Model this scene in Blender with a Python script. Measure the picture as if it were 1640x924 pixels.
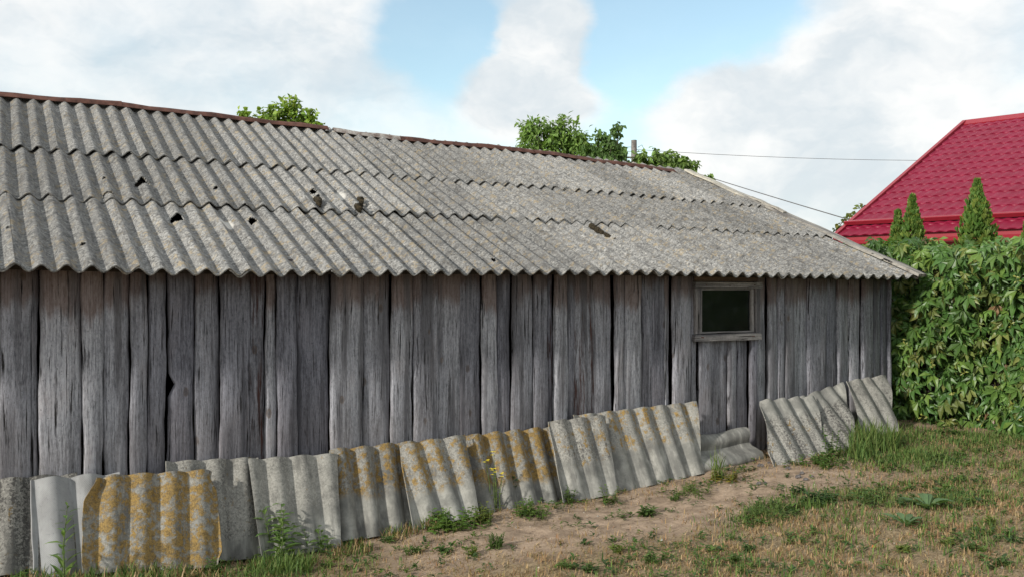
import bpy, math, random
import numpy as np
from mathutils import Vector, Matrix, Euler
S = bpy.context.scene
for o in list(bpy.data.objects): bpy.data.objects.remove(o)
C = S.collection
R = math.radians
random.seed(7)

# ------------------------------------------------------------------ camera
cd = bpy.data.cameras.new('camera'); cam = bpy.data.objects.new('camera', cd); C.objects.link(cam)
cam.location = (0, -5.7, 1.5); cam.rotation_euler = (R(90), 0, R(-29.5))
cd.sensor_width = 36; cd.lens = 36*1573/1640; cd.clip_end = 3000; cd.clip_start = 0.05
S.camera = cam
S.cycles.max_bounces = 6; S.cycles.diffuse_bounces = 3; S.cycles.glossy_bounces = 2; S.cycles.transmission_bounces = 3; S.cycles.transparent_max_bounces = 4
# ------------------------------------------------------------------ light
SUN_DIR = Vector((-0.89, -0.16, 0.42)).normalized()      # towards the sun
W = bpy.data.worlds.new('World'); S.world = W; W.use_nodes = True
W.cycles.sampling_method = 'MANUAL'; W.cycles.sample_map_resolution = 256
S.view_settings.view_transform = 'Standard'; S.view_settings.look = 'None'
S.view_settings.exposure = 0.15; S.view_settings.gamma = 1.0
sl = bpy.data.lights.new('sun', 'SUN'); sl.energy = 3.6; sl.angle = R(3); sl.color = (1.0, 0.95, 0.87)
so = bpy.data.objects.new('sun', sl); C.objects.link(so); so.rotation_euler = SUN_DIR.to_track_quat('Z', 'Y').to_euler()

class NT:
    """small node-tree helper"""
    def __init__(s, nt): s.nt = nt; s.n = nt.nodes; s.l = nt.links
    def new(s, t, **k):
        n = s.n.new(t)
        for a, b in k.items(): setattr(n, a, b)
        return n
    def put(s, sock, v):
        if v is None: return
        if isinstance(v, bpy.types.NodeSocket): s.l.new(v, sock)
        else:
            if hasattr(sock.default_value, '__len__') and not hasattr(v, '__len__'): v = (v,)*len(sock.default_value)
            if hasattr(v, '__len__') and len(v) == 3 and len(sock.default_value) == 4: v = (*v, 1)
            sock.default_value = v
    def math(s, op, a, b=None, c=None, clamp=False):
        n = s.new('ShaderNodeMath', operation=op, use_clamp=clamp)
        s.put(n.inputs[0], a)
        if b is not None: s.put(n.inputs[1], b)
        if c is not None: s.put(n.inputs[2], c)
        return n.outputs[0]
    def vmath(s, op, a, b=None):
        n = s.new('ShaderNodeVectorMath', operation=op); s.put(n.inputs[0], a)
        if b is not None: s.put(n.inputs[1], b)
        return n.outputs['Value'] if op in ('DOT_PRODUCT', 'LENGTH') else n.outputs[0]
    def noise(s, vec, scale=5, detail=3, rough=.55, dist=0):
        n = s.new('ShaderNodeTexNoise'); s.put(n.inputs['Vector'], vec); s.put(n.inputs['Scale'], scale)
        s.put(n.inputs['Detail'], detail); s.put(n.inputs['Roughness'], rough); s.put(n.inputs['Distortion'], dist)
        return n.outputs['Fac']
    def vor(s, vec, scale=5, feature='F1', out='Distance'):
        n = s.new('ShaderNodeTexVoronoi', feature=feature); s.put(n.inputs['Vector'], vec); s.put(n.inputs['Scale'], scale)
        return n.outputs[out]
    def ramp(s, f, a, b, lo=0., hi=1., smooth=True):
        n = s.new('ShaderNodeMapRange', clamp=True); n.interpolation_type = 'SMOOTHSTEP' if smooth else 'LINEAR'
        s.put(n.inputs[0], f); s.put(n.inputs[1], a); s.put(n.inputs[2], b); s.put(n.inputs[3], lo); s.put(n.inputs[4], hi)
        return n.outputs[0]
    def mix(s, f, a, b, mode='MIX'):
        n = s.new('ShaderNodeMix', data_type='RGBA', blend_type=mode); n.clamp_factor = True
        s.put(n.inputs[0], f); s.put(n.inputs[6], a); s.put(n.inputs[7], b)
        return n.outputs[2]
    def comb(s, x, y, z):
        n = s.new('ShaderNodeCombineXYZ'); s.put(n.inputs[0], x); s.put(n.inputs[1], y); s.put(n.inputs[2], z); return n.outputs[0]
    def sep(s, v):
        n = s.new('ShaderNodeSeparateXYZ'); s.put(n.inputs[0], v); return n.outputs
    def attr(s, name):
        return s.new('ShaderNodeAttribute', attribute_name=name).outputs
    def bump(s, h, strength=.5, dist=.01):
        n = s.new('ShaderNodeBump'); s.put(n.inputs['Height'], h); n.inputs['Strength'].default_value = strength
        n.inputs['Distance'].default_value = dist; return n.outputs[0]

def material(name):
    m = bpy.data.materials.new(name); m.use_nodes = True
    t = NT(m.node_tree); t.n.clear()
    t.out = t.new('ShaderNodeOutputMaterial'); t.p = t.new('ShaderNodeBsdfPrincipled')
    t.l.new(t.p.outputs[0], t.out.inputs[0]); t.m = m
    t.p.inputs['Specular IOR Level'].default_value = .25
    return t
def finish(t, col, rough=.85, normal=None, metal=0):
    t.put(t.p.inputs['Base Color'], col); t.put(t.p.inputs['Roughness'], rough); t.put(t.p.inputs['Metallic'], metal)
    if normal is not None: t.l.new(normal, t.p.inputs['Normal'])
    return t.m

# ------------------------------------------------------------------ sky: Nishita blue with broken cloud
t = NT(W.node_tree); t.n.clear()
wo = t.new('ShaderNodeOutputWorld'); bg = t.new('ShaderNodeBackground'); t.l.new(bg.outputs[0], wo.inputs[0])
sky = t.new('ShaderNodeTexSky', sky_type='NISHITA'); sky.sun_disc = False
sky.sun_elevation = math.asin(SUN_DIR.z); sky.sun_rotation = math.atan2(SUN_DIR.x, SUN_DIR.y)
sky.air_density = 1.0; sky.dust_density = .6; sky.ozone_density = 1.0
dirv = t.new('ShaderNodeTexCoord').outputs['Generated']
flat = t.vmath('MULTIPLY', dirv, (1, 1, 1.5))
wn = t.new('ShaderNodeTexNoise'); t.put(wn.inputs['Vector'], flat); wn.inputs['Scale'].default_value = 9; wn.inputs['Detail'].default_value = 5; wn.inputs['Roughness'].default_value = .55
dirw = t.vmath('ADD', dirv, t.vmath('MULTIPLY', t.vmath('SUBTRACT', wn.outputs['Color'], (.5, .5, .5)), (.09, .09, .09)))
n1 = t.noise(flat, 5.5, 6, .58, 0)
d = t.math('MULTIPLY_ADD', n1, .55, .42)
for (dv, r, amt) in [  # openings in the cloud deck, where the blue shows, and thicker banks
        ((0.415, 0.871, 0.264), .050, -.60), ((0.417, 0.882, 0.221), .045, -.45), ((0.566, 0.778, 0.275), .050, -.55), ((0.626, 0.730, 0.274), .065, -.70), ((0.606, 0.757, 0.245), .055, -.50), ((0.671, 0.688, 0.279), .055, -.50), ((0.572, 0.791, 0.217), .035, -.40), ((0.574, 0.804, 0.154), .055, -.42), ((0.419, 0.893, 0.167), .07, -.22), ((0.487, 0.861, 0.149), .05, -.25), ((0.455, 0.860, 0.230), .03, -.25),
        ((0.513, 0.819, 0.256), .040, .55), ((0.461, 0.865, 0.200), .042, .60), ((0.510, 0.837, 0.197), .045, .65), ((0.478, 0.839, 0.259), .030, .40), ((0.641, 0.746, 0.179), .075, .35), ((0.725, 0.657, 0.208), .12, .2), ((0.389, 0.901, 0.193), .03, .15)]:
    g = t.ramp(t.vmath('LENGTH', t.vmath('SUBTRACT', dirw, dv)), r*1.72, r*.1, 0, amt)
    d = t.math('ADD', d, g)
mask = t.ramp(d, .24, .82, .10, .97)
sh = t.ramp(t.math('ADD', t.math('MULTIPLY', t.noise(t.vmath('MULTIPLY', dirw, (1, 1, 1.8)), 4.2, 5, .6, 0), .8), t.math('MULTIPLY', n1, .2)), .40, .60)
cloud = t.mix(sh, (6.5, 7.1, 7.5), (9.3, 9.25, 9.1))
blue = t.mix(1, sky.outputs[0], (1.9, 1.95, 1.72), 'MULTIPLY')
t.put(bg.inputs[0], t.mix(mask, blue, cloud)); bg.inputs[1].default_value = .1

# ------------------------------------------------------------------ helpers for objects
def tag(o, label=None, cat=None, group=None, kind=None):
    if label: o['label'] = label
    if cat: o['category'] = cat
    if group: o['group'] = group
    if kind: o['kind'] = kind
    return o
def empty(name, loc=(0, 0, 0), rz=0, **k):
    o = bpy.data.objects.new(name, None); C.objects.link(o); o.location = loc; o.rotation_euler = (0, 0, rz); o.empty_display_size = .1
    return tag(o, **k)
def link(name, me, mat=None, parent=None, loc=None, **k):
    o = bpy.data.objects.new(name, me); C.objects.link(o)
    if mat is not None and not len(me.materials): me.materials.append(mat)
    if parent is not None: o.parent = parent
    if loc is not None: o.location = loc
    return tag(o, **k)
def mesh(name, v, f, col=None, uv=None, smooth=False, sharp=None):
    me = bpy.data.meshes.new(name); me.from_pydata([tuple(map(float, p)) for p in v], [], [tuple(map(int, q)) for q in f])
    if col is not None:
        a = me.color_attributes.new('Col', 'FLOAT_COLOR', 'POINT'); c = np.ones((len(v), 4), np.float32); c[:, :3] = np.array(col, np.float32).reshape(-1, 3)
        a.data.foreach_set('color', c.ravel())
    if uv is not None:
        l = me.uv_layers.new(name='UVMap'); li = np.zeros(len(me.loops), np.int32); me.loops.foreach_get('vertex_index', li)
        l.data.foreach_set('uv', np.array(uv, np.float32)[li].ravel())
    if smooth: me.polygons.foreach_set('use_smooth', [True]*len(me.polygons))
    me.update()
    if sharp: me.set_sharp_from_angle(angle=R(sharp))
    return me
class MB:
    """collects faces for ONE mesh"""
    def __init__(s): s.v = []; s.f = []; s.c = []
    def add(s, v, f, c=None):
        b = len(s.v); s.v += [tuple(p) for p in v]; s.f += [tuple(i+b for i in q) for q in f]
        s.c += [c if c is not None else (1, 1, 1)]*len(v)
    def box(s, a, b, c=None, jit=0):
        x0, y0, z0 = a; x1, y1, z1 = b; j = lambda: random.uniform(-jit, jit)
        s.add([(x+j(), y+j(), z+j()) for x, y, z in [(x0,y0,z0),(x1,y0,z0),(x1,y1,z0),(x0,y1,z0),(x0,y0,z1),(x1,y0,z1),(x1,y1,z1),(x0,y1,z1)]],
              [(0,3,2,1),(4,5,6,7),(0,1,5,4),(1,2,6,5),(2,3,7,6),(3,0,4,7)], c)
    def tube(s, pts, rad, n=7, c=None):
        pts = [Vector(p) for p in pts]; vs = []; fs = []
        for i, p in enumerate(pts):
            d = (pts[min(i+1, len(pts)-1)]-pts[max(i-1, 0)]).normalized()
            a = d.orthogonal().normalized(); b = d.cross(a); r = rad[i] if hasattr(rad, '__len__') else rad
            vs += [p+(a*math.cos(k*math.tau/n)+b*math.sin(k*math.tau/n))*r for k in range(n)]
        for i in range(len(pts)-1):
            for k in range(n): fs.append((i*n+k, i*n+(k+1) % n, (i+1)*n+(k+1) % n, (i+1)*n+k))
        fs.append(tuple(range(n))[::-1]); fs.append(tuple((len(pts)-1)*n+k for k in range(n)))
        s.add(vs, fs, c)
    def build(s, name, mat, parent=None, loc=None, smooth=False, sharp=None, **k):
        return link(name, mesh(name, s.v, s.f, s.c, None, smooth, sharp), mat, parent, loc, **k)
def lattice(x, y, seed=0):
    """smooth value noise, numpy"""
    x = np.asarray(x, float); y = np.asarray(y, float)
    xi = np.floor(x).astype(np.int64); yi = np.floor(y).astype(np.int64); fx = x-xi; fy = y-yi
    fx = fx*fx*(3-2*fx); fy = fy*fy*(3-2*fy)
    def h(a, b):
        n = (a*374761393+b*668265263+seed*144665) & 0xffffffff
        n = ((n ^ (n >> 13))*1274126177) & 0xffffffff
        return ((n ^ (n >> 16)) & 0xffff)/65535.
    return (h(xi, yi)*(1-fx)+h(xi+1, yi)*fx)*(1-fy)+(h(xi, yi+1)*(1-fx)+h(xi+1, yi+1)*fx)*fy
def fbm(x, y, seed=0, o=4):
    return sum(lattice(np.asarray(x)*2**i, np.asarray(y)*2**i, seed+i*17)*.5**i for i in range(o))/sum(.5**i for i in range(o))
GT = [(-3,.1),(0.3,.09),(1.0,.05),(1.4,.005),(2,.02),(2.4,.05),(2.85,.1),(3.85,.125),(4.6,.19),(5.1,.225),(6.2,.29),(6.7,.34),(8,.38),(20,.5)]
def ground_z(u, v):
    b = sum(np.interp(np.asarray(u, float)+k, [a for a, _ in GT], [z for _, z in GT]) for k in (-.2, -.1, 0, .1, .2))/5
    near = np.clip(1-np.maximum(np.abs(np.asarray(v)+1.5)-4, 0)/4, 0, 1)
    return b+near*((fbm(np.asarray(u)*1.7, np.asarray(v)*1.7, 3, 3)-.5)*.05+(fbm(np.asarray(u)*9, np.asarray(v)*9, 5, 3)-.5)*.022)
def gz(u, v): return float(ground_z(u, v))

# ------------------------------------------------------------------ materials
def wood_material(name, dark, light, brown, top=True, scale=1.0, tan=.3, axis='Z'):
    t = material(name); oi = t.new('ShaderNodeObjectInfo'); rnd = oi.outputs['Random']
    co = t.new('ShaderNodeTexCoord').outputs['Object']
    off = t.comb(t.math('MULTIPLY', rnd, 37.), t.math('MULTIPLY', rnd, 91.), t.math('MULTIPLY', rnd, 53.))
    v = t.vmath('ADD', co, off); x, y, z = t.sep(v)
    if axis == 'X': x, z = z, x
    if axis == 'Y': y, z = z, y
    wob = t.noise(t.comb(t.math('MULTIPLY', x, 6), y, t.math('MULTIPLY', z, 2.2)), 1., 2)
    xx = t.math('ADD', x, t.math('MULTIPLY', wob, .022))
    grain = t.noise(t.comb(t.math('MULTIPLY', xx, 95), t.math('MULTIPLY', y, 40), t.math('MULTIPLY', z, 4.5)), scale, 5, .72)
    fine = t.noise(t.comb(t.math('MULTIPLY', xx, 300), t.math('MULTIPLY', y, 70), t.math('MULTIPLY', z, 26.0)), scale, 3, .7)
    blot = t.noise(t.comb(t.math('MULTIPLY', x, 6), t.math('MULTIPLY', y, 3), t.math('MULTIPLY', z, 2.0)), 1, 4, .6)
    g = t.math('ADD', t.math('MULTIPLY', grain, .55), t.math('ADD', t.math('MULTIPLY', fine, .3), t.math('MULTIPLY', blot, .25)))
    pit = t.noise(t.vmath('MULTIPLY', v, (1, 1, .45)), 90, 3, .7)
    col = t.mix(t.ramp(t.math('ADD', t.math('MULTIPLY', g, .8), t.math('MULTIPLY', pit, .25)), .38, .72), dark, light)
    col = t.mix(t.ramp(pit, .62, .70, 0, .7), col, (.03, .03, .033))
    col = t.mix(t.ramp(blot, .52, .75, 0, .35), col, brown)
    if top:
        pz = t.sep(t.new('ShaderNodeNewGeometry').outputs['Position'])[2]
        jag = t.noise(t.comb(t.math('MULTIPLY', x, 22), y, t.math('MULTIPLY', z, 4)), 1, 3)
        edge = t.math('ADD', pz, t.math('MULTIPLY', t.math('SUBTRACT', jag, .5), .22))
        edge = t.math('ADD', edge, t.math('MULTIPLY', t.math('SUBTRACT', rnd, .5), .22))
        keep = t.ramp(edge, 1.40, 1.50, 0, .65)             # wood under the eaves has kept its brown, never greyed
        col = t.mix(keep, col, t.mix(grain, (.045, .026, .02), (.15, .085, .058)))
        col = t.mix(t.ramp(edge, .95, .45, 0, tan), col, t.mix(fine, (.13, .105, .09), (.33, .285, .25)))
    damp = t.noise(t.comb(t.math('MULTIPLY', x, 16), y, t.math('MULTIPLY', z, .9)), 1, 3, .55)
    col = t.mix(t.ramp(damp, .46, .66, 0, .75), col, t.mix(fine, (.035, .034, .040), (.10, .098, .105)))
    crk = t.noise(t.comb(t.math('MULTIPLY', xx, 105), t.math('MULTIPLY', y, 10), t.math('MULTIPLY', z, 3.2)), 1, 4, .62)
    crack = t.math('MULTIPLY', t.ramp(crk, .60, .645), t.ramp(blot, .40, .55))
    col = t.mix(crack, col, (.012, .011, .011))
    kd = t.vor(t.comb(t.math('MULTIPLY', x, 5.0), 0, t.math('MULTIPLY', z, 2.8)), 1)
    kring = t.ramp(t.math('ADD', kd, t.math('MULTIPLY', grain, .06)), .125, .085)
    col = t.mix(t.math('MULTIPLY', kring, .6), col, t.mix(t.ramp(kd, .0, .09), (.02, .014, .011), (.12, .085, .06)))
    br = t.sep(oi.outputs['Color'])
    bn = t.noise(t.comb(t.math('MULTIPLY', xx, 60), t.math('MULTIPLY', y, 10), t.math('MULTIPLY', z, 3.5)), 1, 5, .7)
    bark = t.math('MULTIPLY', t.ramp(br[0], 0, .4), t.ramp(t.math('ADD', t.math('MULTIPLY', blot, .4), t.math('MULTIPLY', bn, .6)), t.math('SUBTRACT', .66, t.math('MULTIPLY', br[0], .2)), t.math('SUBTRACT', .78, t.math('MULTIPLY', br[0], .2))))
    if not top: bark = 0.
    col = t.mix(bark, col, t.mix(fine, (.022, .010, .009), (.11, .050, .040)))
    tone = t.math('MULTIPLY_ADD', rnd, .75, .66)
    col = t.mix(1, col, t.comb(tone, tone, t.math('MULTIPLY_ADD', rnd, .68, .71)), 'MULTIPLY')
    h = t.math('SUBTRACT', t.math('ADD', t.math('MULTIPLY', g, 1), t.math('MULTIPLY', bark, .8)), t.math('ADD', t.math('MULTIPLY', crack, 1.2), t.math('MULTIPLY', kring, .4)))
    return finish(t, col, .85, t.bump(h, 1., .008))
M = {}
M['wood'] = wood_material('weathered_wood', (.050, .051, .060), (.37, .375, .41), (.16, .125, .108))
M['wood_trim'] = wood_material('weathered_trim', (.085, .08, .08), (.33, .31, .30), (.18, .14, .11), top=False)
M['wood_flat'] = wood_material('weathered_trim_level', (.085, .08, .08), (.33, .31, .30), (.18, .14, .11), top=False, axis='X')
M['verge_wood'] = wood_material('pale_verge_wood', (.22, .205, .175), (.50, .47, .40), (.34, .29, .22), top=False, axis='Y')
M['lintel'] = wood_material('brown_lintel', (.10, .065, .045), (.28, .19, .12), (.18, .12, .08), top=False)
M['lintel_flat'] = wood_material('brown_lintel_level', (.10, .065, .045), (.28, .19, .12), (.18, .12, .08), top=False, axis='X')
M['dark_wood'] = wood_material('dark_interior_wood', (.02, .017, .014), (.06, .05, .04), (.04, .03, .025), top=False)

def roof_material():
    t = material('lichened_fibre_cement'); oi = t.new('ShaderNodeObjectInfo'); rnd = oi.outputs['Random']
    co = t.new('ShaderNodeTexCoord').outputs['Object']
    v = t.vmath('ADD', co, t.comb(t.math('MULTIPLY', rnd, 31.), t.math('MULTIPLY', rnd, 77.), 0))
    a = t.noise(v, 62, 4, .72); b = t.noise(v, 150, 3, .65); c = t.noise(v, 4, 4, .6); e = t.noise(v, 21, 4, .68)
    s_ = t.sep(v); st = t.noise(t.comb(t.math('MULTIPLY', s_[0], 30), t.math('MULTIPLY', s_[1], 4), s_[2]), 1, 3)
    cell = t.sep(t.vor(t.vmath('ADD', v, t.vmath('MULTIPLY', t.comb(a, b, 0), (.02, .02, 0))), 85, out='Color'))[0]
    col = t.mix(t.math('ADD', t.math('MULTIPLY', cell, .55), t.math('ADD', t.math('MULTIPLY', t.ramp(a, .38, .62), .32), t.math('MULTIPLY', t.ramp(b, .38, .62), .22))), (.038, .038, .039), (.44, .432, .415))
    col = t.mix(t.ramp(c, .40, .68, 0, .5), col, (.24, .235, .228))
    col = t.mix(t.math('MULTIPLY', t.ramp(b, .57, .63), .8), col, (.03, .028, .026))
    col = t.mix(t.math('MULTIPLY', t.ramp(t.noise(v, 48, 3, .6), .60, .66), .6), col, (.55, .53, .49))
    mot = t.noise(v, 13, 4, .7)
    col = t.mix(t.ramp(mot, .50, .66, 0, .55), col, (.075, .073, .07))
    col = t.mix(t.ramp(mot, .42, .30, 0, .28), col, (.46, .45, .42))
    lich = t.math('MULTIPLY', t.ramp(t.math('ADD', t.math('MULTIPLY', e, .8), t.math('MULTIPLY', a, .2)), .53, .585), t.ramp(c, .40, .56))
    col = t.mix(t.math('MULTIPLY', lich, .55), col, t.mix(b, (.30, .22, .11), (.47, .37, .22)))
    col = t.mix(t.ramp(st, .52, .72, 0, .5), col, (.085, .08, .075))
    pale = t.sep(oi.outputs['Color'])
    spot = t.ramp(t.math('ADD', t.vmath('LENGTH', t.vmath('MULTIPLY', t.vmath('SUBTRACT', co, t.comb(pale[0], pale[1], 0)), (1, .55, 0))), t.math('MULTIPLY', e, .05)), .075, .055)
    col = t.mix(t.math('MULTIPLY', spot, pale[2]), col, (.62, .6, .56))
    tone = t.math('MULTIPLY_ADD', rnd, .36, .66)
    col = t.mix(1, col, t.comb(tone, tone, t.math('MULTIPLY', tone, .985)), 'MULTIPLY')
    h = t.math('ADD', t.math('MULTIPLY', a, .6), t.math('MULTIPLY', b, .5))
    return finish(t, col, .93, t.bump(h, .75, .006))
M['roof'] = roof_material()

def lean_material():
    """old sheets on the ground: obj.color = (orange lichen, dark speckle, height up to which the sheet stayed clean, tone)"""
    t = material('old_fibre_cement'); oi = t.new('ShaderNodeObjectInfo'); rnd = oi.outputs['Random']; oc = t.sep(oi.outputs['Color'])
    tc = t.new('ShaderNodeTexCoord'); co = tc.outputs['Object']
    v = t.vmath('ADD', co, t.comb(t.math('MULTIPLY', rnd, 31.), t.math('MULTIPLY', rnd, 77.), 0)); x, y, z = t.sep(v)
    yl = t.sep(co)[1]
    a = t.noise(v, 62, 4, .7); b = t.noise(v, 210, 3, .65); c = t.noise(v, 7, 5, .62); e = t.noise(v, 17, 5, .68)
    st = t.noise(t.comb(t.math('MULTIPLY', x, 17), t.math('MULTIPLY', y, 1.8), z), 1, 4, .6)
    yy = t.math('ADD', yl, t.math('MULTIPLY', t.math('SUBTRACT', c, .5), .16))
    up = t.ramp(t.math('SUBTRACT', yy, oc[2]), -.02, .05)
    inv = t.math('GREATER_THAN', oc[2], 1.)                  # values above one: clean ABOVE (value - 1)
    up2 = t.ramp(t.math('SUBTRACT', yy, t.math('SUBTRACT', oc[2], 1.)), .04, -.02)
    up = t.math('ADD', t.math('MULTIPLY', up, t.math('SUBTRACT', 1., inv)), t.math('MULTIPLY', up2, inv))
    clean = t.mix(t.ramp(c, .35, .7), (.21, .208, .195), (.43, .42, .39))
    clean = t.mix(t.ramp(st, .48, .68, 0, .7), clean, (.15, .15, .145))
    clean = t.mix(t.ramp(a, .52, .7, 0, .35), clean, (.18, .175, .165))
    cell = t.sep(t.vor(t.vmath('ADD', v, t.vmath('MULTIPLY', t.comb(a, b, 0), (.02, .02, 0))), 110, out='Color'))[0]
    dirty = t.mix(t.math('ADD', t.math('MULTIPLY', cell, .5), t.math('ADD', t.math('MULTIPLY', t.ramp(a, .35, .65), .25), t.math('MULTIPLY', t.ramp(b, .35, .65), .3))), (.10, .095, .09), (.48, .465, .43))
    spk = t.math('MULTIPLY', t.ramp(t.math('ADD', t.math('MULTIPLY', a, .6), t.math('MULTIPLY', st, .4)), t.math('SUBTRACT', .70, t.math('MULTIPLY', oc[1], .24)), t.math('SUBTRACT', .76, t.math('MULTIPLY', oc[1], .22))), .85)
    dirty = t.mix(spk, dirty, (.045, .043, .043))
    col = t.mix(t.math('MULTIPLY', up, t.math('MULTIPLY_ADD', oc[1], .8, .2)), clean, dirty)
    grime = t.noise(t.comb(t.math('MULTIPLY', x, 11), t.math('MULTIPLY', y, 3.2), z), 1, 5, .65)
    col = t.mix(t.ramp(grime, .50, .66, 0, .72), col, t.mix(a, (.05, .05, .05), (.19, .185, .175)))
    # orange crustose lichen: blotches with a granular edge
    lf = t.math('ADD', t.math('MULTIPLY', e, .36), t.math('ADD', t.math('MULTIPLY', a, .30), t.math('ADD', t.math('MULTIPLY', st, .16), t.math('MULTIPLY', c, .30))))
    col_ = t.vor(t.vmath('ADD', v, t.vmath('MULTIPLY', t.comb(a, b, 0), (.03, .03, 0))), 24)
    lf = t.math('ADD', t.math('MULTIPLY', lf, .85), t.math('MULTIPLY', t.math('SUBTRACT', .75, col_), .15))
    th = t.math('SUBTRACT', .655, t.math('MULTIPLY', oc[0], .165))
    lich = t.math('MULTIPLY', t.ramp(lf, t.math('SUBTRACT', th, .02), t.math('ADD', th, .065)), t.math('MULTIPLY', up, t.ramp(oc[0], 0, .1)))
    col = t.mix(t.math('MULTIPLY', lich, .86), col, t.mix(t.ramp(t.math('ADD', t.math('MULTIPLY', b, .5), t.math('MULTIPLY', a, .5)), .38, .62), (.13, .08, .022), (.40, .25, .06)))
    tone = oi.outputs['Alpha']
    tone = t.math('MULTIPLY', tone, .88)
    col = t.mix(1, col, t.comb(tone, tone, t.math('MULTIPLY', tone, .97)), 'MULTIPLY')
    h = t.math('ADD', t.math('MULTIPLY', a, .6), t.math('ADD', t.math('MULTIPLY', b, .3), t.math('MULTIPLY', lich, .5)))
    return finish(t, col, .9, t.bump(h, .6, .005))
M['lean'] = lean_material()

def embossed_material():
    t = material('embossed_white_cement'); co = t.new('ShaderNodeTexCoord').outputs['Object']; x, y, z = t.sep(co)
    c = t.noise(co, 6, 5, .6)
    w1 = t.math('SINE', t.math('ADD', t.math('MULTIPLY', x, 900), t.math('MULTIPLY', y, 620)))
    col = t.mix(t.ramp(c, .3, .7), (.28, .285, .285), (.38, .385, .385))
    gr = t.noise(t.comb(t.math('MULTIPLY', x, 9), t.math('MULTIPLY', y, 3), z), 1, 5, .65)
    col = t.mix(t.ramp(gr, .46, .68, 0, .55), col, (.17, .17, .165))
    col = t.mix(t.ramp(t.noise(co, 70, 3, .7), .60, .68, 0, .4), col, (.12, .12, .115))
    return finish(t, col, .8, t.bump(w1, .5, .004))
M['embossed'] = embossed_material()

def simple(name, a, b, scale=20, rough=.7, bump=.3, metal=0, spec=.25, dist=.01):
    t = material(name); co = t.new('ShaderNodeTexCoord').outputs['Object']; n = t.noise(co, scale, 5, .62)
    t.p.inputs['Specular IOR Level'].default_value = spec
    return finish(t, t.mix(t.ramp(n, .3, .7), a, b), rough, t.bump(n, bump, dist), metal)
M['rust'] = simple('rusty_ridge_metal', (.055, .026, .020), (.135, .062, .045), 14, .75)
M['ridge_pale'] = simple('flaked_ridge_metal', (.13, .085, .07), (.40, .375, .34), 22, .8)
M['bark'] = simple('tree_bark', (.05, .04, .03), (.14, .11, .085), 30, .9)
M['stem'] = simple('green_stem', (.06, .10, .025), (.11, .15, .045), 30, .7)
M['twig'] = simple('brown_twig', (.07, .05, .035), (.12, .09, .06), 30, .85)
M['pole'] = simple('grey_pole', (.12, .11, .10), (.25, .235, .215), 12, .9)
M['wire'] = simple('dark_wire', (.08, .08, .08), (.14, .14, .14), 30, .6)
M['moss'] = simple('dark_moss', (.012, .011, .007), (.06, .045, .025), 70, .95, .8)
M['stone'] = simple('pale_stone', (.42, .40, .37), (.68, .66, .62), 30, .85)
M['debris'] = simple('dark_debris', (.05, .045, .045), (.22, .2, .19), 22, .9)
M['plaster'] = simple('house_plaster', (.32, .24, .19), (.42, .33, .26), 8, .9)
M['dead_leaf'] = simple('orange_dead_leaf', (.42, .12, .03), (.5, .18, .05), 30, .7)
M['petal'] = simple('yellow_petal', (.70, .56, .02), (.8, .66, .05), 30, .6)
t = material('red_coated_metal'); co = t.new('ShaderNodeTexCoord').outputs['Object']
nn = t.noise(co, 2.2, 4, .6); t.p.inputs['Specular IOR Level'].default_value = .3
M['red'] = finish(t, t.mix(t.ramp(nn, .3, .7), (.178, .006, .026), (.22, .009, .036)), t.ramp(t.noise(co, 5, 3), .3, .7, .50, .62))
t = material('red_trim_metal'); t.p.inputs['Specular IOR Level'].default_value = .45
M['redtrim'] = finish(t, t.mix(t.noise(t.new('ShaderNodeTexCoord').outputs['Object'], 3, 3), (.25, .014, .026), (.30, .020, .034)), .42)
t = material('dusty_window_glass'); t.p.inputs['Specular IOR Level'].default_value = .5
co = t.new('ShaderNodeTexCoord').outputs['Object']
tr = t.new('ShaderNodeBsdfTransparent'); mx = t.new('ShaderNodeMixShader'); mx.inputs[0].default_value = .6
tr.inputs[0].default_value = (.55, .6, .58, 1)
finish(t, t.mix(t.ramp(t.noise(co, 14, 5), .45, .8), (.008, .010, .011), (.028, .032, .034)), .12)
t.l.new(tr.outputs[0], mx.inputs[1]); t.l.new(t.p.outputs[0], mx.inputs[2]); t.l.new(mx.outputs[0], t.out.inputs[0])
M['glass'] = t.m

def leaf_material(name, rough=.5, trans=.3, spec=.35):
    t = material(name); col = t.attr('Col')['Color']; oi = t.new('ShaderNodeObjectInfo')
    co = t.new('ShaderNodeTexCoord').outputs['Object']
    col = t.mix(1, col, t.mix(t.noise(co, 18, 3), (.78, .80, .75), (1.2, 1.18, 1.15)), 'MULTIPLY')
    col = t.mix(1, col, oi.outputs['Color'], 'MULTIPLY')
    finish(t, col, rough); t.p.inputs['Specular IOR Level'].default_value = spec
    tl = t.new('ShaderNodeBsdfTranslucent'); t.put(tl.inputs[0], t.mix(1, col, (1.15, 1.25, .6), 'MULTIPLY'))
    mx = t.new('ShaderNodeMixShader'); mx.inputs[0].default_value = trans
    t.l.new(t.p.outputs[0], mx.inputs[1]); t.l.new(tl.outputs[0], mx.inputs[2]); t.l.new(mx.outputs[0], t.out.inputs[0])
    return t.m
M['leaf'] = leaf_material('green_leaf', .5, .38)
M['grass'] = leaf_material('grass_blade', .65, .25, .2)
M['creeper'] = leaf_material('creeper_leaf', .42, .22, .45)

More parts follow.
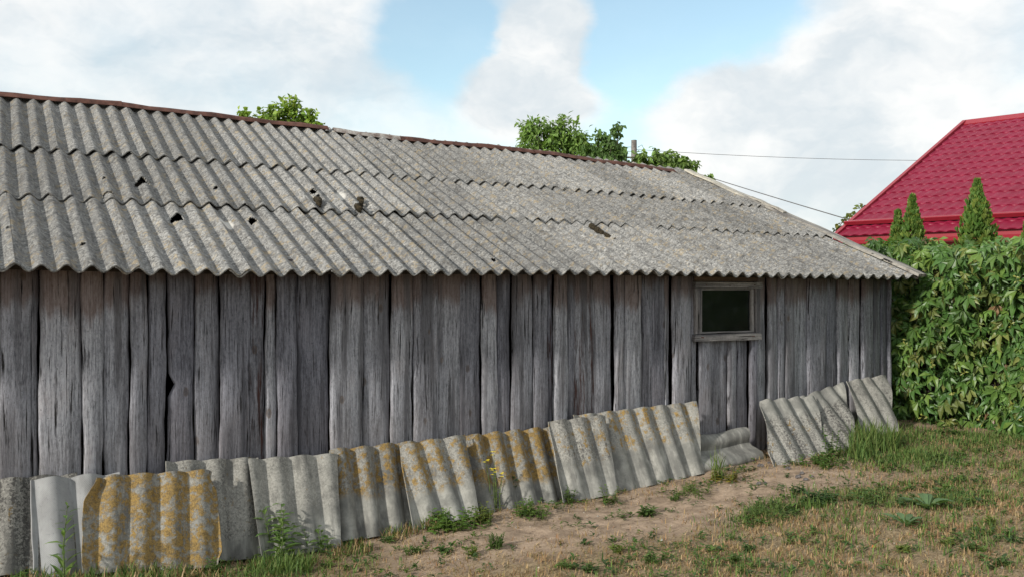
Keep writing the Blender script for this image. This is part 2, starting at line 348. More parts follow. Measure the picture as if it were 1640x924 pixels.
def ground_material():
    t = material('sandy_ground'); co = t.new('ShaderNodeTexCoord').outputs['Object']
    a = t.noise(co, 1.5, 5, .6); b = t.noise(co, 9, 6, .65); c = t.noise(co, 60, 4, .7); d = t.noise(co, 240, 3, .6)
    sand = t.mix(t.ramp(b, .3, .7), (.225, .165, .115), (.46, .342, .245))
    sand = t.mix(t.ramp(c, .5, .72, 0, .6), sand, (.15, .10, .07))
    sand = t.mix(t.ramp(d, .62, .7, 0, .5), sand, (.50, .42, .34))
    litter = t.noise(t.vmath('MULTIPLY', co, (1, 1, 1)), 34, 5, .75, 1.5)
    straw = t.mix(t.ramp(litter, .4, .65), (.13, .095, .05), (.36, .275, .16))
    att = t.attr('Col')['Color']; r, g, _ = t.sep(att)
    f = t.ramp(t.math('ADD', r, t.math('MULTIPLY', t.math('SUBTRACT', b, .5), .9)), .38, .62, 0, .85)
    col = t.mix(f, sand, straw)
    f2 = t.ramp(t.math('ADD', g, t.math('MULTIPLY', t.math('SUBTRACT', b, .5), .8)), .4, .7, 0, .75)
    col = t.mix(f2, col, t.mix(c, (.045, .06, .018), (.11, .13, .045)))
    h = t.math('ADD', t.math('MULTIPLY', c, .6), t.math('ADD', t.math('MULTIPLY', d, .25), t.math('MULTIPLY', b, .8)))
    return finish(t, col, .95, t.bump(h, .9, .012))
M['ground'] = ground_material()

# ------------------------------------------------------------------ ground: one sheet, fine near the barn, out to the horizon
def cover(u, v):
    """(straw, green) cover of the yard"""
    u = np.asarray(u, float); v = np.asarray(v, float)
    straw = .42+0*u; green = .09+0*u
    def blob(cu, cv, ru, rv, s, g):
        nonlocal straw, green
        k = np.exp(-(((u-cu)/ru)**2+((v-cv)/rv)**2)); straw = straw+k*s; green = green+k*g
    blob(2.9, -.75, .8, .32, -.16, -.03); blob(4.3, -.75, .8, .3, -.24, -.06); blob(3.6, -1.0, .9, .3, -.14, 0); blob(5.0, -.95, .35, .25, -.2, -.06)
    blob(3.6, -2.0, 1.0, .5, .45, .1); blob(5.0, -2.4, .9, .7, .5, .15); blob(2.6, -1.5, .7, .4, .2, .0); blob(1.4, -.7, .6, .35, .4, .2); blob(.5, -.5, .7, .3, .4, .35)
    blob(6.6, -.75, .8, .35, .1, .55); blob(5.8, -1.0, .45, .3, .1, .40); blob(7.2, -1.4, .8, .5, .4, .35); blob(6.0, -1.9, .9, .5, .4, .1)
    blob(4.2, -1.4, .3, .18, .1, .38); blob(4.75, -1.5, .6, .25, .15, .32); blob(6.4, -.4, .5, .2, 0, .5); blob(5.3, -1.8, .4, .3, .2, .25)
    far = np.clip((np.abs(v+1.5)-3)/2, 0, 1); far = np.maximum(far, np.clip((u-7)/1, 0, 1))
    return np.clip(straw*(1-far)+far*.7, 0, 1), np.clip(green*(1-far)+far*.5, 0, 1.2)
def axis(lo, hi, step, far):
    a = list(np.arange(lo, hi+1e-6, step)); s = step
    while a[-1] < far: s *= 1.5; a.append(a[-1]+s)
    s = step
    while a[0] > -far: s *= 1.5; a.insert(0, a[0]-s)
    return np.array(a)
gu = axis(-.6, 7.6, .035, 900); gv = axis(-3.6, .6, .035, 900)
UU, VV = np.meshgrid(gu, gv, indexing='ij'); ZZ = ground_z(UU, VV); nU, nV = UU.shape
gi = np.arange(nU*nV).reshape(nU, nV)
gf = np.stack([gi[:-1, :-1], gi[1:, :-1], gi[1:, 1:], gi[:-1, 1:]], -1).reshape(-1, 4)
cs, cg = cover(UU, VV)
link('ground', mesh('ground', np.stack([UU, VV, ZZ], -1).reshape(-1, 3), gf, np.stack([cs, cg, 0*cs], -1).reshape(-1, 3), smooth=True), M['ground'], kind='structure', label='sandy yard with dry grass in front of the barn')

# ------------------------------------------------------------------ corrugated sheets (roof and yard)
def corrugated(name, width, length, pitch, amp, thick, *a, **k): return corrugated_(name, width, length, pitch, amp, thick, *a, **k)
def corrugated_(name, width, length, pitch, amp, thick, seg=9, nl=8, left=None, right=None, bottom=None, top=None, holes=(), phase=0., bow=0., warp=0., seed=0, broad=.95):
    """a real sheet with thickness: local x across the waves, y along them, z out; ragged outlines and broken holes are cut into it"""
    rs = np.random.RandomState(seed); ns = max(int(round(width/pitch*seg)), 6)
    s = np.linspace(0, 1, ns+1); q = np.linspace(0, 1, nl+1)
    Sg, Q = np.meshgrid(s, q, indexing='ij')
    Lx = np.array([left(k) if left else 0. for k in q]); Rx = np.array([right(k) if right else width for k in q])
    By = np.array([bottom(k) if bottom else 0. for k in s]); Ty = np.array([top(k) if top else length for k in s])
    X = Lx[None, :]*(1-Sg)+Rx[None, :]*Sg; Y = By[:, None]*(1-Q)+Ty[:, None]*Q
    ph = 2*math.pi*X/pitch+phase
    cw = np.maximum((.5+.5*np.cos(ph)), 1e-4); Z = amp*(2*cw**broad-1)+bow*(Q-.5)**2*4+warp*(Sg-.5)*(Q-.5)+(fbm(X*4+seed, Y*4, seed, 2)-.5)*.006
    slope = -amp*2*math.pi/pitch*np.sin(ph)*broad*np.maximum(cw, .05)**(broad-1); nx = -slope/np.sqrt(1+slope**2); nz = 1/np.sqrt(1+slope**2)
    keep = np.ones((ns, nl), bool)
    xc = (X[:-1, :-1]+X[1:, 1:])/2; yc = (Y[:-1, :-1]+Y[1:, 1:])/2
    for (hx, hy, rx, ry, hs) in holes:
        ang = np.arctan2(yc-hy, xc-hx); rr = np.sqrt(((xc-hx)/rx)**2+((yc-hy)/ry)**2)
        keep &= rr > 1+.12*np.sin(ang*3+hs)+.10*np.sin(ang*5+hs*2)
    top_v = np.stack([X, Y, Z], -1).reshape(-1, 3); bot_v = np.stack([X-nx*thick, Y, Z-nz*thick], -1).reshape(-1, 3)
    idx = np.arange((ns+1)*(nl+1)).reshape(ns+1, nl+1); N = (ns+1)*(nl+1); f = []
    K = np.zeros((ns+2, nl+2), bool); K[1:-1, 1:-1] = keep
    for i in range(ns):
        for j in range(nl):
            if not keep[i, j]: continue
            a, b, c, d = idx[i, j], idx[i+1, j], idx[i+1, j+1], idx[i, j+1]
            f.append((a, b, c, d)); f.append((a+N, d+N, c+N, b+N))
            if not K[i, j+1]: f.append((a, d, d+N, a+N))
            if not K[i+2, j+1]: f.append((b, b+N, c+N, c))
            if not K[i+1, j]: f.append((a, a+N, b+N, b))
            if not K[i+1, j+2]: f.append((d, c, c+N, d+N))
    vv = np.concatenate([top_v, bot_v])
    used = np.unique(np.array(f).ravel()); remap = np.zeros(len(vv), int); remap[used] = np.arange(len(used))
    return mesh(name, vv[used], remap[np.array(f)], smooth=True, sharp=42)

# ------------------------------------------------------------------ the barn
barn = empty('barn', (3.5, 0, 0), label='long low barn of weathered grey boards with a corrugated cement roof', cat='barn')
INV = Matrix.Translation((-3.5, 0, 0))
def ridge_pt(u):
    run = 3.23+(2.93-3.23)*(u-.8)/(6.95-.8)
    return Vector((u, -.25+run, float(np.interp(u, [-4, .3, 1.17, 1.97, 2.79, 3.68, 4.87, 5.74, 6.95], [2.99, 2.985, 2.98, 2.945, 2.912, 2.872, 2.845, 2.79, 2.73]))))
def eave_pt(u):
    return Vector((u, -.25, float(np.interp(u, [-4, .2, .83, 1.4, 2.6, 3.8, 5.4, 6.95], [1.59, 1.584, 1.572, 1.566, 1.58, 1.588, 1.578, 1.572]))))
def roof_pt(u, w): return eave_pt(u).lerp(ridge_pt(u), w)
PW6 = .1163; NET = PW6*5; SHW = PW6*6; AMP = .0195
kinds = {}
def roof_mesh(L, var, holes=()):
    if not holes and (L, var) in kinds: return kinds[(L, var)]
    r = random.Random(var*7+int(L*100)); chip = [(r.uniform(0, 1), r.uniform(.01, .03), r.uniform(.02, .05)) for _ in range(3)]
    def bot(s): return .004*math.sin(s*23+var)+sum(d*math.exp(-((s-c)/w)**2) for c, d, w in chip[:var % 3])
    me = corrugated('roof_sheet', SHW, L, SHW/6, AMP, .0065, 12 if not holes else 16, 8 if not holes else 70, bottom=bot, holes=holes, phase=0., bow=-.003*(var % 3), warp=.006*((var % 5)-2), seed=var)
    if not holes: kinds[(L, var)] = me
    return me
rows = [(0., 1.26, .253), (.318, 1.19, .253+3*PW6), (.603, 1.46, .253+3*PW6+.002)]
# broken holes: row, u on the roof, fraction up the slope, half width, half length
HOLES = [(1, 1.107, .425, .040, .036), (1, .869, .340, .030, .026), (0, 1.208, .240, .036, .036), (0, 1.678, .238, .022, .026), (1, 1.555, .410, .013, .015), (1, 2.264, .431, .022, .024),
         (1, 2.43, .330, .030, .034), (1, 2.264, .40, .012, .012), (0, .640, .092, .012, .012), (1, .78, .43, .010, .011), (0, 2.99, .05, .012, .012), (0, .27, .15, .009, .009)]
PALE = {(0, 1.464): (.235, .9), (1, 2.40): (.43, .75)}
for ri, (w0, SL, joint) in enumerate(rows):
    k0 = -6
    for k in range(k0, 14):
        ur = joint+k*NET+.0025*math.sin(k*2.3+ri); ul = ur-SHW+.0575     # right and left limit of this sheet
        if ul > 6.93: break
        ulf = ur-SHW
        if k == k0: pass
        p = roof_pt(ulf, w0); pu = roof_pt(ulf+SHW, w0); pw = roof_pt(ulf+SHW/2, min(w0+.3, 1))
        mid = roof_pt(ulf+SHW/2, w0)
        ex = (pu-p).normalized(); ey = (pw-mid).normalized(); ez = ex.cross(ey).normalized(); ey = ez.cross(ex)
        ll = (ridge_pt(ulf)-eave_pt(ulf)).length
        hl = []
        col = (9, 9, 0, 1)
        for (hr, hu, hw, rx, ry) in HOLES:
            hc = round((hu-.253)/PW6)*PW6+.253-.012                     # breaks sit on the crests, where hail and feet strike
            if hr == ri and ulf-.02 < hc < ur+.02: hl.append((hc-ulf, (hw-w0)*ll, rx*1.2, ry*2.0, hu*9))
        for (pr, pu_), (pw_, st_) in PALE.items():
            if pr == ri and ulf+.115 < pu_ <= ur: col = (pu_-ulf, (pw_-w0)*ll, st_, 1)
        me = roof_mesh(SL, (k*3+ri*2) % 7, tuple(hl))
        if ul+SHW > 7.0:   # last sheet is sawn off at the gable
            wd = max(6.97-ulf, .08)
            me = corrugated('roof_sheet', wd, SL, SHW/6, AMP, .0065, 9, 8, seed=ri)
        o = link('roof_sheet', me, M['roof'], barn); o.color = col
        lift = .012 if ri else .008
        ex2 = (ex*SHW+ez*.0075).normalized(); ey2 = (ey*SL-ez*(.019 if ri else .016)).normalized(); ez2 = ex2.cross(ey2).normalized()
        base = p+ez*(.012+lift+random.uniform(0, .003))
        mt = Matrix((ex2, ey2, ez2)).transposed().to_4x4(); mt.translation = base
        o.matrix_basis = mt; o.matrix_parent_inverse = INV
# moss in the open slit of the lower row
mb = MB(); rr = random.Random(5)
for i in range(34):
    f_ = i/33; p = roof_pt(4.285+.072*f_, .287-.194*f_)+Vector((0, 0, .040-.022*f_))
    s_ = rr.uniform(.008, .02)*(1.15-f_*.75)
    mb.tube([p+Vector((0, 0, -.02)), p+Vector((rr.uniform(-.004, .004), 0, s_*.3)), p+Vector((0, 0, s_*.8))], [s_*1.3, s_*1.1, s_*.3], 6)
mb.build('moss', M['moss'], barn).matrix_parent_inverse = INV
for (mu, mw, ln_, wd_) in [(2.166, .352, .10, .026), (2.50, .372, .07, .022), (2.425, .322, .06, .03)]:
    mb = MB(); p = roof_pt(mu, mw)+Vector((0, 0, .05)); dn = (roof_pt(mu, mw-.1)-roof_pt(mu, mw)).normalized()*ln_
    mb.tube([p-dn*.6-Vector((0, 0, .015)), p-dn*.3, p+dn*.1+Vector((.01, 0, .006)), p+dn*.5, p+dn*.75-Vector((0, 0, .02))], [wd_*.3, wd_*.8, wd_, wd_*.9, wd_*.3], 7)
    mb.build('moss', M['moss'], barn, smooth=True).matrix_parent_inverse = INV
# ridge capping, bent strips of metal laid end to end
def ridge_cap(u0, u1, mat, lift0=0, lift1=0, wf=.055):
    mb = MB(); n = 14; th = .004; sec = []
    for i in range(n+1):
        u = u0+(u1-u0)*i/n; p = ridge_pt(u); j = .007*math.sin(u*7.3)+.005*math.sin(u*17)
        p.z += .040+lift0+(lift1-lift0)*i/n+j*.6
        sec.append([p+Vector((0, -wf*.7-.008*math.sin(u*5), -.028-.35*j)), p+Vector((0, -wf*.35, -.002)), p+Vector((0, 0, .012)), p+Vector((0, .09, -.03))])
    v = [q for s_ in sec for q in s_]+[q-Vector((0, 0, th)) for s_ in sec for q in s_]; N = len(v)//2; f = []
    for i in range(n):
        for j in range(3):
            a, b, c, d = i*4+j, (i+1)*4+j, (i+1)*4+j+1, i*4+j+1
            f += [(a, b, c, d), (a+N, d+N, c+N, b+N)]
        f += [(i*4, i*4+N, i*4+4+N, i*4+4), (i*4+3, i*4+7, i*4+7+N, i*4+3+N)]
    for e in (0, n):
        for j in range(3): f.append((e*4+j, e*4+j+1, e*4+j+1+N, e*4+j+N))
    o = link('ridge_cap', mesh('ridge_cap', v, f), mat, barn); o.matrix_parent_inverse = INV; return o
ridge_cap(-3.4, -.9, M['rust']); ridge_cap(-1.0, 1.19, M['rust'], .003, .010); ridge_cap(1.15, 2.93, M['rust'], .006, .012, .06)
o = ridge_cap(2.98, 3.72, M['ridge_pale'], .004, 0, .05); o['label'] = 'pale flaking piece of ridge capping'
ridge_cap(3.62, 5.1, M['rust'], 0, .006, .055); ridge_cap(5.04, 6.75, M['rust'], .010, .0, .07)
# verge boards on the gable edge
def verge(w0, w1, du, mat, th=.026, wd=.115, lift=.03):
    a = roof_pt(6.96, w0)+Vector((du, 0, lift)); b = roof_pt(6.96, w1)+Vector((du, 0, lift)); d = (b-a).normalized(); n = d.cross(Vector((1, 0, 0))).normalized()*-1
    if n.z < 0: n = -n
    mb = MB(); v = []; k = 8
    for i in range(k+1):
        p = a.lerp(b, i/k)+n*(.004*math.sin(i*1.7+w0*9)); x = Vector((1, 0, 0)); e = .004*math.sin(i*2.9+w1*7)
        v += [p-x*(wd/2+e), p+x*wd/2, p+x*wd/2+n*th, p-x*(wd/2+e)+n*th]
    f = [(0, 1, 2, 3), (k*4+3, k*4+2, k*4+1, k*4)]
    for i in range(k):
        for j in range(4): f.append((i*4+j, i*4+4+j, i*4+4+(j+1) % 4, i*4+(j+1) % 4))
    mb.add(v, f); o = mb.build('verge_board', mat, barn); o.matrix_parent_inverse = INV
verge(.58, 1.0, -.03, M['verge_wood'], lift=.050, wd=.085, th=.018); verge(-.02, .60, -.02, M['verge_wood'], lift=.048, wd=.10, th=.022); verge(.50, .66, -.04, M['verge_wood'], lift=.074, wd=.05, th=.014)
# boards of the long wall
BU = [-3.2,-3.0,-2.78,-2.6,-2.37,-2.2,-1.97,-1.8,-1.62,-1.4,-1.25,-1.02,-.85,-.66,-.5,-.3,-.12,.05,.196,.34,.376,.581,.689,.822,.913,1.015,1.17,1.309,1.472,1.57,1.637,1.745,1.957,2.168,2.349,2.497,2.679,2.83,2.995,3.097,3.206,3.37,3.488,3.538,3.649,3.726,3.877,4.037,4.118,4.289,4.396,4.493,4.556,4.732,4.804,4.936,5.097,5.178,5.305,5.376,5.499,5.592,5.672,5.834,5.931,6.155,6.285,6.416,6.549,6.693,6.807,6.90]
BARK = {1.472: .95, 3.726: .85, 3.488: .8, 1.745: .35, .581: .25, .822: .3, 4.556: .2, 1.57: .2}
def board(u0, u1, z0, z1, voff, seed, ovl=.012, thick=.024, notch=None, parent=barn, mat=None, twist=0., bulge=.006):
    r = np.random.RandomState(seed); SX = (0, .05, .14, .32, .5, .68, .86, .95, 1); nx, nz = 8, 24; w = u1-u0; h = z1-z0
    zs = np.linspace(0, h, nz+1); ph = r.uniform(0, 6.3, 6)
    def edge(z, i): return .0045*math.sin(z*3.9+ph[i])+.003*math.sin(z*10.7+ph[i+1])+.0018*math.sin(z*29+ph[i+2])
    lv = []; 
    knot = (r.uniform(.2, .8)*w, r.uniform(.2, .85)*h, r.uniform(.004, .012)*(r.rand() < .55))
    for z in zs:
        xl = -ovl+edge(z, 0); xr = w+ovl+edge(z, 3)
        if notch and notch[0] < z+z0 < notch[1]: xl += notch[2]
        elif notch and len(notch) > 3: xl += notch[3]*math.exp(-((z+z0-.95)/.32)**2)
        for i in range(nx+1):
            s_ = SX[i]; x = xl+(xr-xl)*s_
            y = -bulge*(1-(2*s_-1)**2)+twist*(s_-.5)+.003*math.sin(z*2.1+ph[5]+s_*2)
            y -= knot[2]*math.exp(-(((x-knot[0])/.022)**2+((z-knot[1])/.035)**2))
            y += (.016 if i in (0, nx) else .004 if i in (1, nx-1) else 0)
            lv.append((x, y, z))
    N = len(lv); v = lv+[(x, thick, z) for x, y, z in lv]; f = []
    g = lambda i, j: j*(nx+1)+i
    for j in range(nz):
        for i in range(nx): f.append((g(i, j), g(i+1, j), g(i+1, j+1), g(i, j+1)))
        f += [(g(0, j), g(0, j+1), g(0, j+1)+N, g(0, j)+N), (g(nx, j), g(nx, j)+N, g(nx, j+1)+N, g(nx, j+1))]
    f += [tuple(g(i, 0) for i in range(nx+1))+tuple(g(i, 0)+N for i in range(nx, -1, -1)), tuple(g(i, nz)+N for i in range(nx+1))+tuple(g(i, nz) for i in range(nx, -1, -1))]
    for j in range(nz): f.append((N+g(0, j), N+g(0, j+1), N+g(nx, j+1), N+g(nx, j)))
    o = link('plank', mesh('plank', v, f, smooth=True, sharp=38), mat or M['wood'], parent, (u0-3.5, voff, z0))
    return o
rb = random.Random(11)
for i in range(len(BU)-1):
    u0, u1 = BU[i], BU[i+1]; z1 = 1.66+rb.uniform(-.01, .01); z0 = .02+float(np.interp((u0+u1)/2, [0, 3, 7], [-.05, .0, .22]))+rb.uniform(-.03, .03)
    over = i % 2 == 0 if rb.random() < .75 else not (i % 2 == 0); vo = -.036 if over else -.008; vo += rb.uniform(-.008, .004)
    ov = .004 if over else .026; notch = None
    if rb.random() < .85: ov = -.0014
    if abs(u0-1.015) < .001: notch = (.915, 1.035, .050, .012); ov = -.004; vo = -.012
    if abs(u0-.913) < .001: ov = -.003; vo = -.016
    if abs(u0-4.732) < .001 or 4.8 < u0 < 5.37: z1 = 1.112 if u0 > 4.74 else 1.66
    if u0 > 5.1 and u0 < 5.32: z0 += .04
    o = board(u0, u1, z0, z1, vo, i+40, ov, twist=rb.uniform(-.002, .022), notch=notch, bulge=rb.uniform(.003, .010))
    o.color = (BARK.get(u0, max(0, rb.uniform(-.3, .12))), 0, 0, 1)
    if u0 in (1.472, 3.726, 3.488): o['label'] = 'plank with strips of dark red-brown bark'
# gable and back walls, interior, purlins: closes the box so that the gaps look into the dark
mb = MB()
def gable(u):
    rp = ridge_pt(u); e = .05
    mb.add([(u, .03, -.2), (u, 5.9, -.2), (u, 5.9, 1.62), (u, rp.y, rp.z-.06), (u, .03, 1.62),
            (u+.025, .03, -.2), (u+.025, 5.9, -.2), (u+.025, 5.9, 1.62), (u+.025, rp.y, rp.z-.06), (u+.025, .03, 1.62)],
           [(0, 1, 2, 3, 4), (9, 8, 7, 6, 5), (0, 5, 6, 1), (1, 6, 7, 2), (2, 7, 8, 3), (3, 8, 9, 4), (4, 9, 5, 0)])
gable(6.86); mb.build('gable_wall', M['wood_trim'], barn).matrix_parent_inverse = INV
mb = MB(); gable(-3.2); mb.build('gable_wall', M['wood_trim'], barn).matrix_parent_inverse = INV
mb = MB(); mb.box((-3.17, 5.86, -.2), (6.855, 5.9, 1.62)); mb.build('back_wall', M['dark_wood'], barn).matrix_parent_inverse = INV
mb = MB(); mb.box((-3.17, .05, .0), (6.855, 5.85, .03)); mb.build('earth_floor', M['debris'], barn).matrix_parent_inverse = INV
ba = []; bb = []
for i in range(24):
    u = -3.3+i*10.3/23; a = ridge_pt(u); ba += [a+Vector((0, .0, .02)), Vector((u, 6.1, 1.5)), a+Vector((0, 0, -.0)), Vector((u, 6.1, 1.48))]
f = []
for i in range(23):
    b = i*4; f += [(b, b+1, b+5, b+4), (b+2, b+6, b+7, b+3), (b+1, b+3, b+7, b+5)]
f += [(0, 2, 3, 1), (92, 93, 95, 94)]
link('back_roof_slope', mesh('back_roof_slope', ba, f), M['roof'], barn).matrix_parent_inverse = INV
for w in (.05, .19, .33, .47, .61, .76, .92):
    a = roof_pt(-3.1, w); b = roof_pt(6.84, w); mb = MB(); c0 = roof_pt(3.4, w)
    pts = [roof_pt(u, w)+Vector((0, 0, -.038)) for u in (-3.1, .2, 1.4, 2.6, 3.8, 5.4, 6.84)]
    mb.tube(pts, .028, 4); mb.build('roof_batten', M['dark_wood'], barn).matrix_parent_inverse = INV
# corner board at the right end
o = board(6.895, 6.925, .25, 1.62, -.02, 900, .0, .06); o.name = 'corner_board'; o.color = (0, 0, 0, 1)
# window
win = empty('window', (0, 0, 0)); win.parent = barn; win.location = (5.07-3.5, 0, 1.33)
def wpart(name, a, b, mat, jit=.003, bev=0):
    mb = MB(); a = (a[0]-5.07, a[1], a[2]-1.33); b = (b[0]-5.07, b[1], b[2]-1.33); mb.box(a, b, None, jit)
    return mb.build(name, mat, win)
wpart('jamb', (4.758, -.050, 1.165), (4.812, .05, 1.500), M['wood_trim']); wpart('jamb', (5.352, -.048, 1.165), (5.402, .05, 1.505), M['wood_trim'])
wpart('head', (4.750, -.058, 1.502), (5.412, .05, 1.546), M['wood_flat']); wpart('sill', (4.742, -.066, 1.112), (5.395, .05, 1.160), M['wood_flat'], .004)
wpart('sash', (4.815, -.036, 1.166), (4.829, .045, 1.498), M['wood_trim'], .001); wpart('sash', (5.318, -.036, 1.166), (5.345, .045, 1.498), M['wood_trim'], .001)
wpart('sash', (4.832, -.034, 1.166), (5.315, .045, 1.178), M['wood_flat'], .001); wpart('sash', (4.832, -.034, 1.488), (5.315, .045, 1.4985), M['wood_flat'], .001)
wpart('pane', (4.824, -.018, 1.174), (5.322, -.014, 1.492), M['glass'], 0)
wpart('lintel', (4.765, -.03, 1.552), (5.39, .04, 1.64), M['lintel_flat'], .002)
for (x, z) in [(4.85, 1.525), (5.33, 1.527), (5.08, 1.52), (4.80, 1.14), (5.30, 1.138)]:
    mb = MB(); mb.tube([(x-5.07, -.09 if z < 1.2 else -.063, z-1.33), (x-5.07, -.05, z-1.33)], .004, 6); mb.build('nail', M['rust'], win)

# ------------------------------------------------------------------ old sheets propped against the foot of the wall
def rag(a, seed, n=6):
    r = random.Random(seed); k = [(r.uniform(3, 30), r.uniform(0, 6.3)) for _ in range(n)]
    return lambda q: a*sum(math.sin(q*f_+p)/(1+f_*.08) for f_, p in k)/n
def leaning(name, bl, br, tl, tr, col, label, pitch=.15, amp=.0185, seed=1, phase=0., mat='lean', cut=None, group='old corrugated sheets propped along the wall', bow=.0, ragl=.006, ragr=.006, extra_top=None, holes=(), horizontal=False):
    """corners bottom-left, bottom-right, top-left, top-right in the yard; the sheet is a flat rectangle-ish cut in that plane"""
    bl, br, tl, tr = map(Vector, (bl, br, tl, tr))
    ex = (br-bl).normalized(); up = ((tl+tr)-(bl+br))/2; ez = ex.cross(up).normalized(); ey = ez.cross(ex)
    P = lambda p: ((p-bl).dot(ex), (p-bl).dot(ey))
    (xbr, ybr), (xtl, ytl), (xtr, ytr) = P(br), P(tl), P(tr)
    r1, r2, r3, r4 = rag(ragl, seed), rag(ragr, seed+1), rag(.006, seed+2), rag(.006, seed+3)
    cut = cut or (lambda s_, q, x, y: (x, y))
    lf = lambda q: xtl*q+r1(q); rf = lambda q: xbr+(xtr-xbr)*q+r2(q)
    bf = lambda s_: ybr*s_+r3(s_); tf = lambda s_: ytl+(ytr-ytl)*s_+r4(s_)+(extra_top(s_) if extra_top else 0)
    me = corrugated(name, xbr, ytl, pitch, amp, .0065, 12, 26, lf, rf, bf, tf, holes, phase, bow, seed=seed, broad=.6)
    if cut.__code__.co_argcount == 1: cut(me)
    o = link(name, me, M[mat], None, label=label, cat='roofing sheet', group=group); o.color = col
    mt = Matrix((ex, ey, ez)).transposed().to_4x4(); mt.translation = bl; o.matrix_basis = mt
    return o
def corner_cut(pts):
    """pull outline corners in: list of (x, y, radius, dx, dy) in sheet coordinates"""
    def f_(me):
        for v in me.vertices:
            for (x, y, r, dx, dy) in pts:
                k = max(0, 1-math.hypot(v.co.x-x, v.co.y-y)/r); v.co.x += dx*k; v.co.y += dy*k
        me.update()
    return f_
leaning('corrugated_sheet', (-0.052, -0.300, 0.115), (0.535, -0.300, 0.080), (-0.054, -0.085, 0.539), (0.551, -0.085, 0.533), (.42, .95, 0, .8), 'dark lichen-speckled grey sheet at the left edge of the picture', seed=11, phase=1.)
leaning('corrugated_sheet', (0.333, -0.355, 0.061), (0.765, -0.355, 0.074), (0.332, -0.135, 0.532), (0.750, -0.135, 0.522), (0, 0, 0, 1), 'clean white sheet with fine embossed texture, left of the orange-lichened one', seed=12, phase=2.2, mat='embossed', ragl=.012, pitch=.17, amp=.03)
leaning('corrugated_sheet', (0.538, -0.420, 0.088), (1.232, -0.420, 0.025), (0.573, -0.190, 0.525), (1.241, -0.190, 0.510), (1.08, .6, 0, 1), 'sheet most thickly covered with orange lichen, standing in front', seed=13, phase=.6, ragl=.016, ragr=.005,
        cut=corner_cut([(.0, .49, .12, .06, -.01), (.69, .50, .07, -.03, -.02), (.74, 0, .10, -.05, .03)]), holes=[(.55, .20, .007, .006, 1)])
leaning('corrugated_sheet', (0.981, -0.300, 0.050), (1.505, -0.300, 0.009), (0.997, -0.085, 0.553), (1.511, -0.085, 0.537), (.38, .75, .1, .95), 'grey sheet with orange top edge, behind the heavily lichened one', seed=14, phase=2.)
leaning('corrugated_sheet', (1.447, -0.360, 0.028), (1.900, -0.360, 0.023), (1.429, -0.140, 0.538), (1.963, -0.140, 0.529), (.12, .5, .21, 1.05), 'pale grey sheet behind the bushy green weed', seed=15, phase=0.3, ragr=.012)
leaning('corrugated_sheet', (1.865, -0.300, 0.050), (2.472, -0.300, 0.040), (1.932, -0.085, 0.542), (2.592, -0.085, 0.556), (.95, .7, .24, .85), 'dark bluish sheet with orange upper half and wavy top edge', seed=16, phase=1.4, amp=.03)  # lowered tone puts the recessed sheet's shade into its colour
leaning('corrugated_sheet', (2.351, -0.360, 0.057), (2.784, -0.360, 0.115), (2.361, -0.140, 0.546), (2.809, -0.140, 0.578), (.9, .7, .20, 1.05), 'tilted sheet with orange speckled top and clean white foot', seed=17, phase=.4)
leaning('corrugated_sheet', (2.811, -0.300, 0.092), (3.501, -0.300, 0.103), (2.842, -0.085, 0.561), (3.590, -0.085, 0.578), (1.05, .7, .16, .88), 'dull brownish sheet with broad orange streaks behind the yellow flowers', seed=18, phase=2.4, amp=.03)  # also recessed: its shade is put into the colour by the tone
leaning('corrugated_sheet', (3.390, -0.360, 0.118), (3.812, -0.360, 0.135), (3.432, -0.140, 0.620), (3.891, -0.140, 0.633), (.65, .8, .22, 1.05), 'narrow sheet with jagged edges overlapping the widest light sheet', seed=19, phase=.2, ragl=.012, ragr=.010)
leaning('corrugated_sheet', (3.733, -0.300, 0.112), (4.625, -0.300, 0.187), (3.655, -0.085, 0.641), (4.720, -0.085, 0.670), (.72, .45, .25, 1.08), 'widest light grey sheet with scattered orange spots left of the window', seed=20, phase=2.)
leaning('corrugated_sheet', (5.069, -0.520, 0.213), (5.646, -0.520, 0.217), (5.294, -0.160, 0.655), (5.859, -0.160, 0.657), (.42, .85, 1.40, 1.02), 'sheet with clean cream top band and rusty stained foot, right of the gap', seed=22, phase=.3)
leaning('corrugated_sheet', (5.572, -0.480, 0.208), (6.005, -0.480, 0.284), (5.745, -0.100, 0.643), (6.246, -0.100, 0.742), (.15, .95, 1.40, .92), 'brownish grey sheet with slanting cream top, second from the barn corner', seed=23, phase=1.)
leaning('corrugated_sheet', (6.222, -0.340, 0.296), (6.607, -0.340, 0.352), (6.307, -0.090, 0.753), (6.776, -0.090, 0.779), (.12, .6, 0, .98), 'plain grey sheet at the barn corner with a curved broken edge', seed=24, phase=1.8, cut=corner_cut([(.50, .48, .16, -.05, .0)]))

